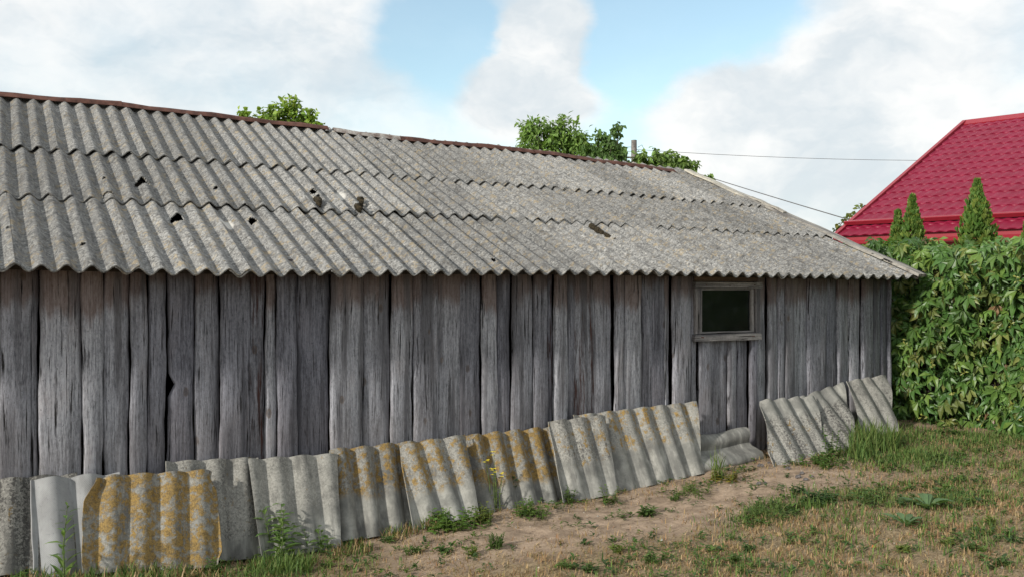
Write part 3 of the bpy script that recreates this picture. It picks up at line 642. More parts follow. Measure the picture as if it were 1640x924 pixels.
# the low piece on its side: S-shaped section running along the wall
def low_piece():
    prof = [(-.095, 1.0), (-.125, .96), (-.150, .86), (-.155, .74), (-.140, .62), (-.128, .52), (-.140, .42), (-.185, .34), (-.225, .26), (-.240, .15), (-.235, .05), (-.225, -.02)]
    a0, a1 = Vector((4.60, 0, 0)), Vector((5.20, 0, 0)); v = []; n = 14; k = len(prof); th = .0075
    for i in range(n+1):
        f_ = i/n; u = a0.x+(a1.x-a0.x)*f_; zb = .185+.045*f_; zt = .415+.035*f_+.008*math.sin(f_*9)
        for j, (py, pz) in enumerate(prof): v.append((u+(.018*math.sin(pz*7) if i == n else 0), py-.05*(1-pz), zb+(zt-zb)*pz))
    N = len(v); vv = v+[(x, y+th, z-th*.4) for x, y, z in v]; f = []
    for i in range(n):
        for j in range(k-1):
            a, b, c, d = i*k+j, i*k+j+1, (i+1)*k+j+1, (i+1)*k+j; f += [(a, b, c, d), (a+N, d+N, c+N, b+N)]
        f += [(i*k, (i+1)*k, (i+1)*k+N, i*k+N), (i*k+k-1, i*k+k-1+N, (i+1)*k+k-1+N, (i+1)*k+k-1)]
    for e in (0, n):
        for j in range(k-1): f.append((e*k+j, e*k+j+1, e*k+j+1+N, e*k+j+N))
    o = link('corrugated_sheet', mesh('corrugated_sheet', vv, f, smooth=True, sharp=50), M['lean'], None, label='low broken piece lying on its side with waves running level', cat='roofing sheet', group='old corrugated sheets propped along the wall')
    o.color = (0, .6, 0, .95)
low_piece()

# ------------------------------------------------------------------ red-roofed house beyond the hedge
hd = R(13.5); AX = Vector((math.sin(hd), -math.cos(hd), 0)); UP = Vector((math.cos(hd), math.sin(hd), 0))
EC = Vector((12.075, 5.277, 2.308)); RC = Vector((16.835, 6.422, 4.650))
runh = (RC-EC).dot(UP); rise = RC.z-EC.z; HL = 11.0
house = empty('house', (EC.x+AX.x*HL/2+UP.x*runh, EC.y+AX.y*HL/2+UP.y*runh, .45), label='low house with a glossy crimson metal tile roof behind the hedge', cat='house')
hinv = Matrix.Translation(house.location).inverted()
def hput(o): o.parent = house; o.matrix_parent_inverse = hinv; return o
sl_len = math.hypot(runh, rise); SD = (UP*runh+Vector((0, 0, rise))).normalized(); SN = AX.cross(SD).normalized()
if SN.z < 0: SN = -SN
NC = 18; CL = sl_len/NC; WP = .165; PW = WP*7; npan = int(HL/PW)
def panel_mesh(width):
    v = []; f = []; nx = int(round(width/WP))*8; xs = [i*width/nx for i in range(nx+1)]
    for c in range(NC):
        for (yy, zz) in ((0., .026), (.012, .029), (CL*.5, .019), (CL*.985, .011)):
            for x in xs:
                wv = math.cos(x/WP*math.tau); wv = math.copysign(abs(wv)**.7, wv)
                v.append((x, c*CL+yy-.010*wv*(1 if yy < .02 else 0)-.0, zz+.0085*wv))
    nr = NC*4; w = nx+1
    for j in range(nr-1):
        for i in range(nx): f.append((j*w+i, j*w+i+1, (j+1)*w+i+1, (j+1)*w+i))
    # lower lip
    b = len(v); v += [(x, .0, .01) for x in xs]
    for i in range(nx): f.append((b+i, b+i+1, i+1, i))
    return mesh('roof_panel', v, f, smooth=True, sharp=30)
pm = panel_mesh(PW)
hm = Matrix((AX, SD, SN)).transposed().to_4x4()
flip = AX.cross(SD).dot(SN) < 0
for k in range(npan):
    o = link('roof_panel', pm, M['red']); m2 = hm.copy(); m2.translation = EC+AX*(k*PW)+SN*(k % 2)*.001; o.matrix_basis = m2; hput(o)
HLx = npan*PW
UB = -UP; SD2 = (UP*runh*-1+Vector((0, 0, rise))).normalized()
mb = MB(); r0 = RC; e2 = EC+UP*runh*2
mb.add([RC-Vector((0, 0, .02)), RC+AX*HLx-Vector((0, 0, .02)), e2+AX*HLx, e2], [(0, 1, 2, 3)]); hput(mb.build('back_roof_slope', M['red']))
mb = MB(); a = RC+Vector((0, 0, .045)); n = 2
def prism(name, path, prof, mat):
    """sweep a profile (list of offsets as vectors) from path[0] to path[1]"""
    m_ = MB(); k = len(prof); v = [Vector(p)+q for p in path for q in prof]
    f_ = [tuple(range(k))[::-1], tuple(range(k, 2*k))]+[(i, (i+1) % k, k+(i+1) % k, k+i) for i in range(k)]
    m_.add(v, f_); return hput(m_.build(name, mat))
Zv = Vector((0, 0, 1))
prism('ridge_cap', (a-AX*.03, a+AX*(HLx+.03)), [-SD*.16-SN*.005, Vector((0, 0, .03)), SD2*-.16-Vector((0, 0, .01)), SD2*-.15-Vector((0, 0, .05)), Vector((0, 0, -.02)), -SD*.16-SN*.03], M['redtrim'])
prism('verge_trim', (EC-SD*.03, RC+SN*.02), [-AX*.03+SN*.055, AX*.035+SN*.055, AX*.035+SN*.03, -AX*.0-SN*.10, -AX*.03-SN*.10], M['redtrim'])
g0 = EC+SD*.36+SN*.04
prism('snow_guard', (g0-AX*.0, g0+AX*HLx), [SN*.005, SN*.07-SD*.02, SN*.075, SD*.22+SN*.005], M['redtrim'])
g1 = EC-SD*.05
prism('gutter', (g1-UP*.04+Zv*-.05, g1+AX*HLx-UP*.04+Zv*-.05), [Zv*.0-UP*.05, Zv*-.055-UP*.04, Zv*-.075, Zv*-.055+UP*.05, UP*.055], M['redtrim'])
prism('fascia', (EC+UP*.05+Zv*.035, EC+AX*HLx+UP*.05+Zv*.035), [Vector((0, 0, 0)), Zv*-.26, Zv*-.26+UP*.03, UP*.03], M['redtrim'])
w0 = EC+UP*.45+AX*.35; w1 = EC+UP*(runh*2-.45)+AX*.35
mb = MB(); q = [w0, w1, w1+AX*(HLx-.7), w0+AX*(HLx-.7)]
mb.add([Vector((p.x, p.y, .2)) for p in q]+[Vector((p.x, p.y, EC.z+.05)) for p in q]+[RC+AX*.35-Zv*.12, RC+AX*(HLx-.35)-Zv*.12],
       [(0, 1, 5, 4), (1, 2, 6, 5), (2, 3, 7, 6), (3, 0, 4, 7), (4, 5, 8), (6, 7, 9)]); hput(mb.build('wall', M['plaster']))
mb = MB(); s0 = EC+Zv*-.21; mb.add([s0+UP*.08, s0+UP*.45, s0+UP*.45+AX*HLx, s0+UP*.08+AX*HLx], [(0, 1, 2, 3)]); hput(mb.build('soffit', M['redtrim']))

# ------------------------------------------------------------------ foliage builders
def leaf_shape(mb, base, d, n, L, Wd, c, fold=.18, heart=.4, droop=.25):
    """folded pointed leaf of six faces"""
    d = d.normalized(); s_ = d.cross(n)
    if s_.length < 1e-4: s_ = d.orthogonal()
    s_.normalize(); n = s_.cross(d).normalized()
    up = n*(Wd*fold); tip = base+d*L-n*(L*droop)
    m1 = base+d*(L*heart)-n*(L*droop*.15); m2 = base+d*(L*.74)-n*(L*droop*.5)
    v = [base, m1+s_*Wd*.5+up, m1, m1-s_*Wd*.5+up, m2+s_*Wd*.3+up*.7, m2, m2-s_*Wd*.3+up*.7, tip]
    mb.add(v, [(0, 1, 2), (0, 2, 3), (1, 4, 5, 2), (2, 5, 6, 3), (4, 7, 5), (5, 7, 6)], c)
def rv(r): 
    while True:
        v = Vector((r.uniform(-1, 1), r.uniform(-1, 1), r.uniform(-1, 1)))
        if .05 < v.length < 1: return v
def shade(r, c, s_=.25, warm=.0):
    k = 1+r.uniform(-s_, s_); w = r.random()
    return (c[0]*k*(1+warm*w), c[1]*k, c[2]*k*(1-.3*warm*w))
def tree(name, base, blobs, nleaf, L, Wd, col, label, group=None, seed=1, trunk_r=.07, hang=.3, cat='tree', vertical=False, warm=.3):
    r = random.Random(seed); root = empty(name, base, label=label, cat=cat, group=group); b = Vector(base)
    tb = MB(); top = max(blobs, key=lambda q: q[0][2])
    fork = Vector((sum(q[0][0] for q in blobs)/len(blobs), sum(q[0][1] for q in blobs)/len(blobs), min(q[0][2]-q[1] for q in blobs)))-b
    fork.z = max(fork.z*.6, .5)
    tb.tube([(0, 0, -.05), fork*.5+Vector((.04, .02, 0)), fork], [trunk_r, trunk_r*.8, trunk_r*.6], 8)
    lm = MB(); tot = sum(q[1]**2*q[2] for q in blobs)
    for (c, rad, dens) in blobs:
        c = Vector(c)-b
        tb.tube([fork, fork.lerp(c, .5)+Vector((r.uniform(-.1, .1), r.uniform(-.1, .1), 0)), c], [trunk_r*.5, trunk_r*.3, trunk_r*.12], 6)
        n = int(nleaf*rad**2*dens/tot); tw = max(6, n//14)
        for i in range(tw):
            dv = rv(r).normalized(); rr_ = rad*(.35+.65*r.random()**.6)*r.uniform(.75, 1.32); e = c+Vector((dv.x, dv.y, dv.z if not vertical else abs(dv.z)*1.2))*rr_
            s0 = c.lerp(e, .35)
            tb.tube([s0, s0.lerp(e, .55)+rv(r)*rad*.05, e], [trunk_r*.07+.003, .004, .002], 4)
            for j in range(max(1, n//tw)):
                q = s0.lerp(e, .25+.78*r.random())+rv(r)*L*.8
                dd = (dv*.6+rv(r)*.8+Vector((0, 0, -hang))).normalized(); nn = (rv(r)*.8+Vector((-.2, -.2, .8))).normalized()
                leaf_shape(lm, q, dd, nn, L*r.uniform(.6, 1.15), Wd*r.uniform(.7, 1.15), shade(r, col, .38, warm), droop=r.uniform(.05, .4))
    tb.build('trunk', M['bark'], root, smooth=True); lm.build('crown', M['leaf'], root)
    return root
tree('maple_tree', (4.9, 11.05, .3), [((4.938, 11.039, 4.440), .33, 1.3), ((4.684, 11.182, 4.407), .24, 1.3), ((5.248, 10.863, 4.440), .24, 1.3), ((5.070, 10.964, 4.656), .15, 1.5), ((5.361, 10.799, 4.299), .16, 1.2), ((4.308, 11.395, 4.440), .13, 1.5), ((4.543, 11.262, 4.375), .10, 1.0), ((4.938, 11.039, 3.899), .75, .5), ((4.703, 11.172, 3.953), .5, .4)],
     2500, .10, .085, (.20, .33, .06), 'leafy bright green maple top showing over the left part of the roof', seed=3, group='trees behind the barn')
tree('walnut_tree', (8.5, 7.9, .4), [((8.251, 8.015, 4.084), .22, 1.4), ((8.127, 8.085, 3.880), .22, 1.2), ((8.525, 7.860, 4.084), .24, 1.5), ((8.764, 7.725, 3.941), .25, 1.4), ((8.454, 7.900, 3.778), .34, 1.3), ((8.853, 7.675, 3.758), .26, 1.3), ((8.100, 8.100, 4.084), .12, 1.2), ((8.410, 7.925, 3.453), .55, .7), ((8.853, 7.675, 3.402), .5, .6)],
     4300, .115, .046, (.18, .30, .075), 'pale green tree with narrow drooping leaflets over the middle of the roof', seed=5, hang=.4, warm=.1, group='trees behind the barn')
tree('tall_lilac_bush', (8.85, 6.6, .4), [((8.756, 6.581, 3.855), .075, 1.6), ((8.797, 6.557, 3.979), .05, 1.8), ((8.565, 6.689, 3.789), .085, 1.5), ((8.532, 6.707, 3.884), .05, 1.5), ((8.673, 6.628, 3.636), .16, 1.5), ((8.465, 6.745, 3.541), .2, 1.3), ((8.756, 6.581, 3.522), .17, 1.5), ((8.631, 6.651, 3.331), .35, .9)],
     1500, .095, .062, (.105, .19, .055), 'dark lilac shoots rising beside the pole', seed=8, hang=.8, vertical=True, group='trees behind the barn', warm=.1)
tree('lilac_bush', (9.5, 6.2, .4), [((9.171, 6.346, 3.464), .17, 1.3), ((9.395, 6.219, 3.483), .19, 1.4), ((9.611, 6.097, 3.388), .17, 1.4), ((9.046, 6.416, 3.350), .17, 1.3), ((9.793, 5.994, 3.274), .13, 1.3), ((9.777, 6.003, 3.407), .06, 1.3), ((9.959, 5.900, 3.178), .10, 1.2), ((9.378, 6.228, 3.188), .35, 1.), ((9.710, 6.041, 3.092), .2, 1.)],
     2700, .09, .06, (.15, .25, .065), 'rounded green lilac bush behind the end of the ridge', seed=9, hang=.7, group='trees behind the barn', warm=.15)
def sapling(name, base, pts, label, seed):
    r = random.Random(seed); root = empty(name, base, label=label, cat='sapling'); b = Vector(base); tb = MB(); lm = MB()
    trunk_top = Vector(pts[0])-b
    for p in pts:
        p = Vector(p)-b; m_ = p*.55; m_.z = p.z*.7
        tb.tube([(0, 0, -.05), m_, p], [.025, .012, .003], 5)
        for i in range(16):
            q = m_.lerp(p, .72+.3*r.random())+rv(r)*.08
            leaf_shape(lm, q, rv(r)+Vector((0, 0, -.3)), rv(r)+Vector((0, 0, 1)), .10, .075, shade(r, (.12, .17, .04), .25, .4))
    tb.build('stem', M['twig'], root); lm.build('leaves', M['leaf'], root)
sapling('sapling', (12.3, 7.0, .45), [(13.469, 6.212, 2.786), (13.375, 6.265, 2.602), (13.563, 6.158, 2.689), (13.998, 6.372, 2.960), (13.507, 6.190, 2.581)], 'thin sapling with sparse pale leaves at the lower corner of the red roof', 4)

# utility pole and wires
pl = empty('utility_pole', (18.02, 18.58, .5), label='grey wooden utility pole rising between the lilac bushes', cat='utility pole')
mb = MB(); mb.tube([(0, 0, -.2), (0, 0, 3), (0, 0, 5.52)], [.13, .11, .085], 10); mb.build('post', M['pole'], pl, smooth=True, sharp=40)
mb = MB(); mb.tube([(-.45, .2, 4.98), (.1, -.04, 5.0)], .03, 5); mb.tube([(-.3, .13, 4.98), (-.3, .13, 5.12)], .03, 6); mb.build('bracket', M['pole'], pl)
mb = MB(); mb.tube([(.1, -.06, 5.3), (.22, -.1, 5.38), (.3, -.14, 5.2), (.36, -.17, 4.9)], .012, 4); mb.build('cable_loop', M['wire'], pl)
def wire(a, b, sag, rad, label):
    a = Vector(a); b = Vector(b); mb = MB(); pts = [a.lerp(b, i/20)-Vector((0, 0, sag*4*(i/20)*(1-i/20))) for i in range(21)]
    mb.tube(pts, rad, 5); return mb.build('overhead_wire', M['wire'], None, label=label, cat='wire', group='overhead wires')
wire((18.076, 18.542, 5.734), (39.340, 6.511, 6.211), .55, .007, 'overhead wire running from the pole to the right above the red roof')
wire((18.076, 18.542, 5.620), (13.152, 5.931, 2.650), .03, .010, 'service wire sloping down from the pole to the red roof corner')
wire((17.943, 18.617, 5.810), (6.960, 29.427, 7.163), .3, .008, 'upper of the two thin wires left of the pole')
wire((17.943, 18.617, 5.677), (6.960, 29.427, 6.839), .3, .008, 'lower of the two thin wires left of the pole')

# thujas between hedge and house
def thuja(base, tips, wid, label, seed):
    r = random.Random(seed); root = empty('thuja', base, label=label, cat='conifer', group='young thujas behind the hedge'); tb = MB(); lm = MB(); b = Vector(base)
    for tp, wd, cnt in tips:
        tp = Vector(tp)-b; ax = Vector((tp.x, tp.y, 0))
        tb.tube([ax*.3, ax*.8+Vector((0, 0, tp.z*.4)), tp-Vector((0, 0, .1))], [.03, .02, .006], 6)
        for i in range(cnt):
            h = r.random()**.8; z = .1+(tp.z-.1)*h; rad = wd*1.15*(1-h)**.85*(.35+.75*r.random()**.5)*(1+.25*math.sin(i*.37)); a = r.uniform(0, math.tau)
            c_ = ax*(.3+.7*min(1, h*1.4))
            p = Vector((c_.x+math.cos(a)*rad, c_.y+math.sin(a)*rad, z)); d = Vector((math.cos(a)*.55*(1-h*.7), math.sin(a)*.55*(1-h*.7), .9))+rv(r)*.35*(1-h*.6)
            cc = shade(r, (.10, .20, .045) if r.random() < .6 else (.18, .26, .06), .3, .2)
            s0 = Vector((math.cos(a+1.57+r.uniform(-.8, .8)), math.sin(a+1.57), r.uniform(-.3, .3))).normalized(); L = r.uniform(.045, .10)*(1-.35*h)
            d.normalize()
            for s_ in (-.75, -.3, .15, .6):   # flat scaly spray of four narrow twigs
                e = (d+s0*s_).normalized(); w_ = d.cross(e); w_ = e.cross(rv(r)).normalized()*.0065
                lm.add([p+w_, p-w_, p+e*L*.7-w_*1.4, p+e*L*r.uniform(.85, 1.1), p+e*L*.7+w_*1.4], [(0, 1, 2, 3, 4)], cc)
    tb.build('trunk', M['bark'], root); lm.build('crown', M['leaf'], root)
thuja((8.6, 1.16, .4), [((8.600, 1.099, 2.429), .30, 2600), ((8.580, 1.261, 2.284), .26, 1600)], .2, 'two-topped young thuja against the red roof, nearer the barn', 3)
thuja((8.6, .36, .4), [((8.600, 0.357, 2.521), .38, 3600)], .2, 'tallest pointed thuja in front of the red roof', 4)
thuja((8.6, -.15, .4), [((8.600, -0.153, 2.076), .18, 1300)], .2, 'thuja tip at the right edge above the hedge', 6)

# creeper hedge
hedge = empty('creeper_hedge', (7.45, -1.6, .36), label='dense hedge of five-fingered creeper beside the barn', cat='hedge')
hiv = Matrix.Translation(hedge.location).inverted()
mb = MB()
for i in range(34):
    v0 = -4.9+i*.195; mb.box((7.47, v0, .2), (7.50, v0+.18, 1.68), None, .004)
mb.build('hedge_core', M['dark_wood'], hedge).matrix_parent_inverse = hiv  # unseen dark core added inside the leaves to block see-through
mb = MB(); r = random.Random(2)
for i in range(140):
    v0 = r.uniform(-4.9, 1.5); p = Vector((7.46, v0, .3)); pts = [p]
    for k in range(6): p = p+Vector((r.uniform(-.05, .04), r.uniform(-.12, .12), r.uniform(.1, .32))); p.x = min(p.x, 7.46); pts.append(p.copy())
    mb.tube(pts, [.008, .007, .006, .005, .004, .003, .002], 4)
mb.build('vine_stems', M['twig'], hedge, kind='stuff').matrix_parent_inverse = hiv
def creeper_leaf(mb, o, out, size, r, c, n5=5):
    """palmate leaf: five stalked leaflets hanging from one point"""
    out = out.normalized(); side = out.cross(Vector((0, 0, 1))).normalized(); dn = (Vector((0, 0, -1))+out*r.uniform(.25, .8)).normalized()
    nrm = side.cross(dn); nrm = nrm if nrm.dot(out) > 0 else -nrm
    a0 = r.uniform(-.3, .3)
    for k in range(n5):
        a = a0+(k-(n5-1)/2)*R(41)+r.uniform(-.1, .1); d = (dn*math.cos(a)+side*math.sin(a)+nrm*r.uniform(.0, .25)).normalized()
        L = size*(1.0 if k == n5//2 else .88 if abs(k-n5//2) == 1 else .62)*r.uniform(.9, 1.1)
        leaf_shape(mb, o+d*size*.06, d, nrm+rv(r)*.35, L, L*r.uniform(.34, .42), c, fold=.22, heart=.52, droop=r.uniform(.1, .5))
def creeper_col(r, z, top=1.):
    q = r.random()*top
    if q < .55: c = (.066, .152, .036)
    elif q < .86: c = (.112, .205, .045)
    elif q < .97: c = (.135, .175, .05)
    else: c = (.20, .145, .08)
    return shade(r, c, .3, .2)
def hedge_pt(r, depth):
    v = r.uniform(-4.7, 1.35); z = r.uniform(.34, 1.88)
    bul = .14*math.sin(v*3.3+z*2)+.10*math.sin(v*2.3)+.07*math.sin(v*5.1+z*3)+.06*math.sin(z*6.1+v*1.7)+.10*math.sin(z*2.2)
    x = 7.24-bul*.7-.10*math.exp(-((z-1.75)/.2)**2)+depth
    return Vector((x, v, z+(.03*math.sin(v*7)+.03*math.sin(v*3.1) if z > 1.6 else 0)))
r = random.Random(21)
protos = []
for i in range(14):
    mb = MB(); c = creeper_col(r, 0, .93); creeper_leaf(mb, Vector((0, 0, 0)), Vector((-1, 0, .25)), 1.0, r, c, 5 if i % 4 else 3)
    protos.append(mesh('leaf', mb.v, mb.f, mb.c))
spots = []
while len(spots) < 300:
    p = hedge_pt(r, -.03+r.uniform(-.05, .02))
    if p.y < -1.25 or p.y > .25: continue
    spots.append(p)
for i, p in enumerate(spots):
    o = link('leaf', protos[i % 14], M['creeper'], hedge); sz = r.uniform(.075, .15)
    o.matrix_basis = Matrix.Translation(p) @ Euler((r.uniform(-.7, .7), r.uniform(-.9, .4), r.uniform(-.9, .9))).to_matrix().to_4x4() @ Matrix.Scale(sz, 4)
    o.matrix_parent_inverse = hiv
mb = MB()
for i in range(6200):
    p = hedge_pt(r, r.uniform(-.02, .20) if r.random() < .8 else r.uniform(.2, .45))
    if p.x > 7.35 and p.z < 1.6: p.x = 7.36
    out = Vector((-1, r.uniform(-.7, .7), r.uniform(-.2, .7)))
    creeper_leaf(mb, p, out, r.uniform(.04, .125), r, creeper_col(r, p.z), r.choice((3, 5, 5)))
for i in range(1100):     # rounded top of the hedge
    v0 = r.uniform(-4.7, 1.35); p = Vector((r.uniform(7.05, 7.9), v0, 0)); p.z = 1.87+.03*math.sin(v0*7)+.025*math.sin(v0*17)+.03*math.sin(v0*3.1)-.25*(p.x-7.4)**2+r.uniform(-.08, .04)
    creeper_leaf(mb, p, Vector((r.uniform(-1, .6), r.uniform(-.8, .8), r.uniform(.4, 1.2))), r.uniform(.08, .14), r, creeper_col(r, 2), 5)
mb.build('foliage', M['creeper'], hedge, kind='stuff').matrix_parent_inverse = hiv
mb = MB()
for i in range(60):       # yellowish young tendrils on the face
    p = hedge_pt(r, -.08)
    if not -1.3 < p.y < .1: continue
    pts = [p]; 
    for k in range(4): p = p+Vector((-.015, r.uniform(-.03, .02), r.uniform(-.03, .03))); pts.append(p.copy())
    mb.tube(pts, [.003, .003, .002, .002, .001], 4, (.2, .2, .05))
    for q in pts[1:]: leaf_shape(mb, q, rv(r), Vector((-1, 0, .5)), .03, .014, shade(r, (.26, .27, .06), .2))
mb.build('tendrils', M['creeper'], hedge, kind='stuff').matrix_parent_inverse = hiv

# ------------------------------------------------------------------ grass and weeds
def blades(n, dens, hmin, hmax, cols, seed, width=.0032, lean=.6, region=(-1.3, 7.25, -4.0, -.05)):
    r = np.random.RandomState(seed); u = r.uniform(region[0], region[1], n*6); v = r.uniform(region[2], region[3], n*6)
    w = dens(u, v); k = r.rand(n*6) < w; u, v = u[k][:n], v[k][:n]; m_ = len(u)
    z = ground_z(u, v); h = r.uniform(hmin, hmax, m_)*(.6+.6*fbm(u*3, v*3, seed, 2)); a = r.uniform(0, 6.283, m_); ln = np.abs(r.normal(0, lean, m_))
    dx, dy = np.cos(a), np.sin(a); sx, sy = -dy, dx; wd = width*r.uniform(.6, 1.4, m_)
    def P(t_, s_): 
        off = ln*h*t_*t_; return np.stack([u+dx*off+sx*wd*s_, v+dy*off+sy*wd*s_, z-.006+h*t_*(1-.25*ln*t_)], -1)
    V = np.stack([P(0, -1), P(0, 1), P(.55, .8), P(.55, -.8), P(1, 0)], 1).reshape(-1, 3)
    b = (np.arange(m_)*5)[:, None]
    quad = (b+np.array([0, 1, 2, 3])).tolist(); tri = (b+np.array([3, 2, 4])).tolist()
    ci = r.randint(0, len(cols), m_); c = np.array(cols)[ci]*r.uniform(.7, 1.3, (m_, 1)); c = np.repeat(c, 5, 0)
    return mesh('grass', V, quad+tri, c)
def clump(u, v, s_=2.6, seed=0): return np.clip((fbm(u*s_, v*s_, seed, 3)-.46)*6, 0, 1)**1.3
def d_green(u, v): s_, g = cover(u, v); return np.clip((g*1.25-.12)*(.12+clump(u, v, 3.2, 9)+clump(u, v, 9, 19)*.6), 0, 1)
def d_dry(u, v): s_, g = cover(u, v); return np.clip((s_*1.2-.2)*(.16+.9*clump(u, v, 4, 31)+.6*clump(u, v, 12, 35)), 0, 1)
GREEN = [(.105, .175, .045), (.085, .150, .045), (.14, .20, .055), (.17, .20, .07), (.12, .185, .05)]
DRY = [(.38, .265, .145), (.46, .335, .20), (.30, .195, .11), (.35, .21, .125), (.28, .22, .10)]
link('grass', blades(42000, d_green, .02, .085, GREEN, 1), M['grass'], kind='stuff', label='short green grass growing along the hedge and in patches', )
link('dry_grass', blades(60000, d_dry, .012, .055, DRY, 2, .0026, .9), M['grass'], kind='stuff', label='thin dry yellowed grass over the sandy yard')
# tiny broad weeds mixed into the turf
r = random.Random(77); mb = MB(); cnt = 0
while cnt < 3600:
    u, v = r.uniform(.2, 7.2), r.uniform(-3.4, -.12)
    s_, g = cover(u, v)
    if r.random() > (float(g)*1.1+.06)*float(clump(u, v, 5, 50)+.08): continue
    cnt += 1; z = gz(u, v); L = r.uniform(.012, .04); c = shade(r, r.choice([(.075, .135, .035), (.10, .16, .035), (.065, .115, .04)]), .3)
    for k in range(r.randint(3, 7)):
        a = r.uniform(0, math.tau); leaf_shape(mb, Vector((u, v, z+r.uniform(0, .025))), Vector((math.cos(a), math.sin(a), r.uniform(.1, .9))), Vector((0, 0, 1)), L, L*.5, c)
mb.build('low_weeds', M['leaf'], None, kind='stuff', label='low broad-leaved weeds scattered through the turf')
# litter of straw bits and crumbs lying on the sand
mb = MB()
for i in range(6000):
    u, v = r.uniform(.3, 7), r.uniform(-3.4, -.15); s_, g = cover(u, v)
    z = gz(u, v)+.003; a = r.uniform(0, math.tau); L = r.uniform(.006, .03); w_ = r.uniform(.0008, .002); d = Vector((math.cos(a), math.sin(a), r.uniform(-.1, .15))); q = Vector((-d.y, d.x, 0))*w_
    p = Vector((u, v, z)); c = r.choice([(.10, .07, .045), (.32, .25, .15), (.16, .11, .07), (.42, .34, .22)])
    mb.add([p-q, p+q, p+d*L+q*.5+Vector((0, 0, .002)), p+d*L-q*.5], [(0, 1, 2, 3)], c)
mb.build('straw_litter', M['grass'], None, kind='stuff', label='straw and twig litter lying on the bare sand')
mb = MB()
for i in range(1400):
    u, v = r.uniform(.5, 7), r.uniform(-3.4, -.2); z = gz(u, v); s_ = r.uniform(.0015, .005)*(1 if r.random() < .95 else 1.8)
    p = Vector((u, v, z)); k = r.uniform(.25, .6)
    mb.add([p+Vector((s_*r.uniform(.7, 1.3), 0, 0)), p+Vector((0, s_, 0)), p+Vector((-s_, 0, 0)), p+Vector((0, -s_*r.uniform(.7, 1.3), 0)), p+Vector((0, 0, s_*.9)), p-Vector((0, 0, s_))],
           [(0, 1, 4), (1, 2, 4), (2, 3, 4), (3, 0, 4), (1, 0, 5), (2, 1, 5), (3, 2, 5), (0, 3, 5)], (k, k*.93, k*.85))
mb.build('gravel', M['grass'], None, kind='stuff', label='small pebbles and crumbs on the sandy ground')

def weed(name, p, h, nst, spread, L, Wd, nl, col, label, cat='weed', group=None, seed=1, flower=None, lean=.25, leafdir=.5, droop=.3, hcol=None, cluster=.0):
    r = random.Random(seed); p = Vector(p); p.z = gz(p.x, p.y); root = empty(name, p, label=label, cat=cat, group=group); tb = MB(); lm = MB(); fm = MB()
    for s_ in range(nst):
        a = r.uniform(0, math.tau); d = Vector((math.cos(a), math.sin(a), 0)); hh = h*r.uniform(.55, 1.) if s_ else h
        b0 = d*spread*r.random()**.7*(1 if s_ else .1); b0.z = gz(p.x+b0.x, p.y+b0.y)-p.z; e = b0+d*lean*hh*r.uniform(.3, 1.2)+Vector((0, 0, hh)); m_ = b0.lerp(e, .5)+rv(r)*hh*.06
        L_, W_ = L*1.3, Wd*1.45
        if nst <= 6: tb = MB()
        tb.tube([b0-Vector((0, 0, .01)), m_, e], [.0022+h*.006, .0018+h*.004, .001], 5, col)
        if nst <= 6: tb.build('stem', M['stem'], root)
        for k in range(nl+nl//2):
            f_ = (k+.6)/(nl+nl//2)*(1-cluster)+cluster*(.75+.25*r.random()); q = b0.lerp(m_, f_*2) if f_ < .5 else m_.lerp(e, f_*2-1)
            aa = k*2.4+s_+r.uniform(-.4, .4); dd = Vector((math.cos(aa), math.sin(aa), leafdir*r.uniform(.3, 1.4)))
            sz = (1.1-.55*f_)*r.uniform(.7, 1.2); leaf_shape(lm, q, dd, Vector((0, 0, 1))+rv(r)*.3, L_*sz, W_*sz, shade(r, col, .28, .25), droop=droop)
        if flower:
            for k in range(flower):
                q = e+rv(r)*.02
                for j in range(4):
                    aa = j*math.pi/2; leaf_shape(fm, q, Vector((math.cos(aa), math.sin(aa), .4)), Vector((0, 0, 1)), .014, .012, (1, 1, 1))
    if nst > 6: tb.build('stems', M['stem'], root, kind='stuff')
    lm.build('leaves', M['leaf'], root, kind='stuff')
    if flower: fm.build('flowers', M['petal'], root, kind='stuff')
    return root
WG = 'weeds along the foot of the wall'
weed('wormwood', (0.456, -0.479, 0.081), .38, 1, .02, .075, .016, 22, (.12, .22, .06), 'tall thin wormwood stem in front of the white sheet', seed=1, leafdir=.9, lean=.06, group=WG)
weed('bushy_weed', (1.536, -0.314, 0.008), .30, 6, .10, .08, .028, 12, (.13, .235, .07), 'bushy weed with long leaves in front of the pale sheet', seed=2, lean=.25, group=WG)
weed('leafy_weed', (1.767, -0.426, 0.014), .15, 4, .10, .055, .022, 6, (.12, .22, .065), 'low leafy weed spreading right of the bushy one', seed=3, lean=.8, group=WG)
weed('nettle_patch', (2.547, -0.463, 0.066), .13, 22, .15, .040, .028, 6, (.11, .21, .045), 'patch of nettle-like weeds under the tilted white-footed sheet', seed=4, lean=.25, group=WG)
weed('flowering_mustard', (2.958, -0.280, 0.103), .36, 5, .06, .030, .010, 6, (.13, .17, .06), 'thin mustard plant with small yellow flowers', seed=5, flower=3, lean=.18, group=WG)
weed('dark_seedling', (3.119, -0.187, 0.107), .17, 2, .03, .045, .034, 8, (.04, .085, .030), 'dark-leaved seedling right of the yellow flowers', seed=6, lean=.15, group=WG)
weed('pale_weed', (2.773, -0.462, 0.091), .12, 12, .05, .028, .020, 7, (.16, .21, .055), 'pale yellow-green clump left of the yellow flowers', seed=7, group=WG)
weed('leafy_weed', (3.068, -0.511, 0.105), .11, 20, .12, .034, .018, 6, (.095, .175, .040), 'broad green clump below the dull brownish sheet', seed=8, group=WG)
weed('leafy_weed', (3.442, -0.369, 0.115), .12, 6, .05, .034, .015, 7, (.085, .15, .042), 'small upright weed at the narrow jagged sheet', seed=9, group=WG)
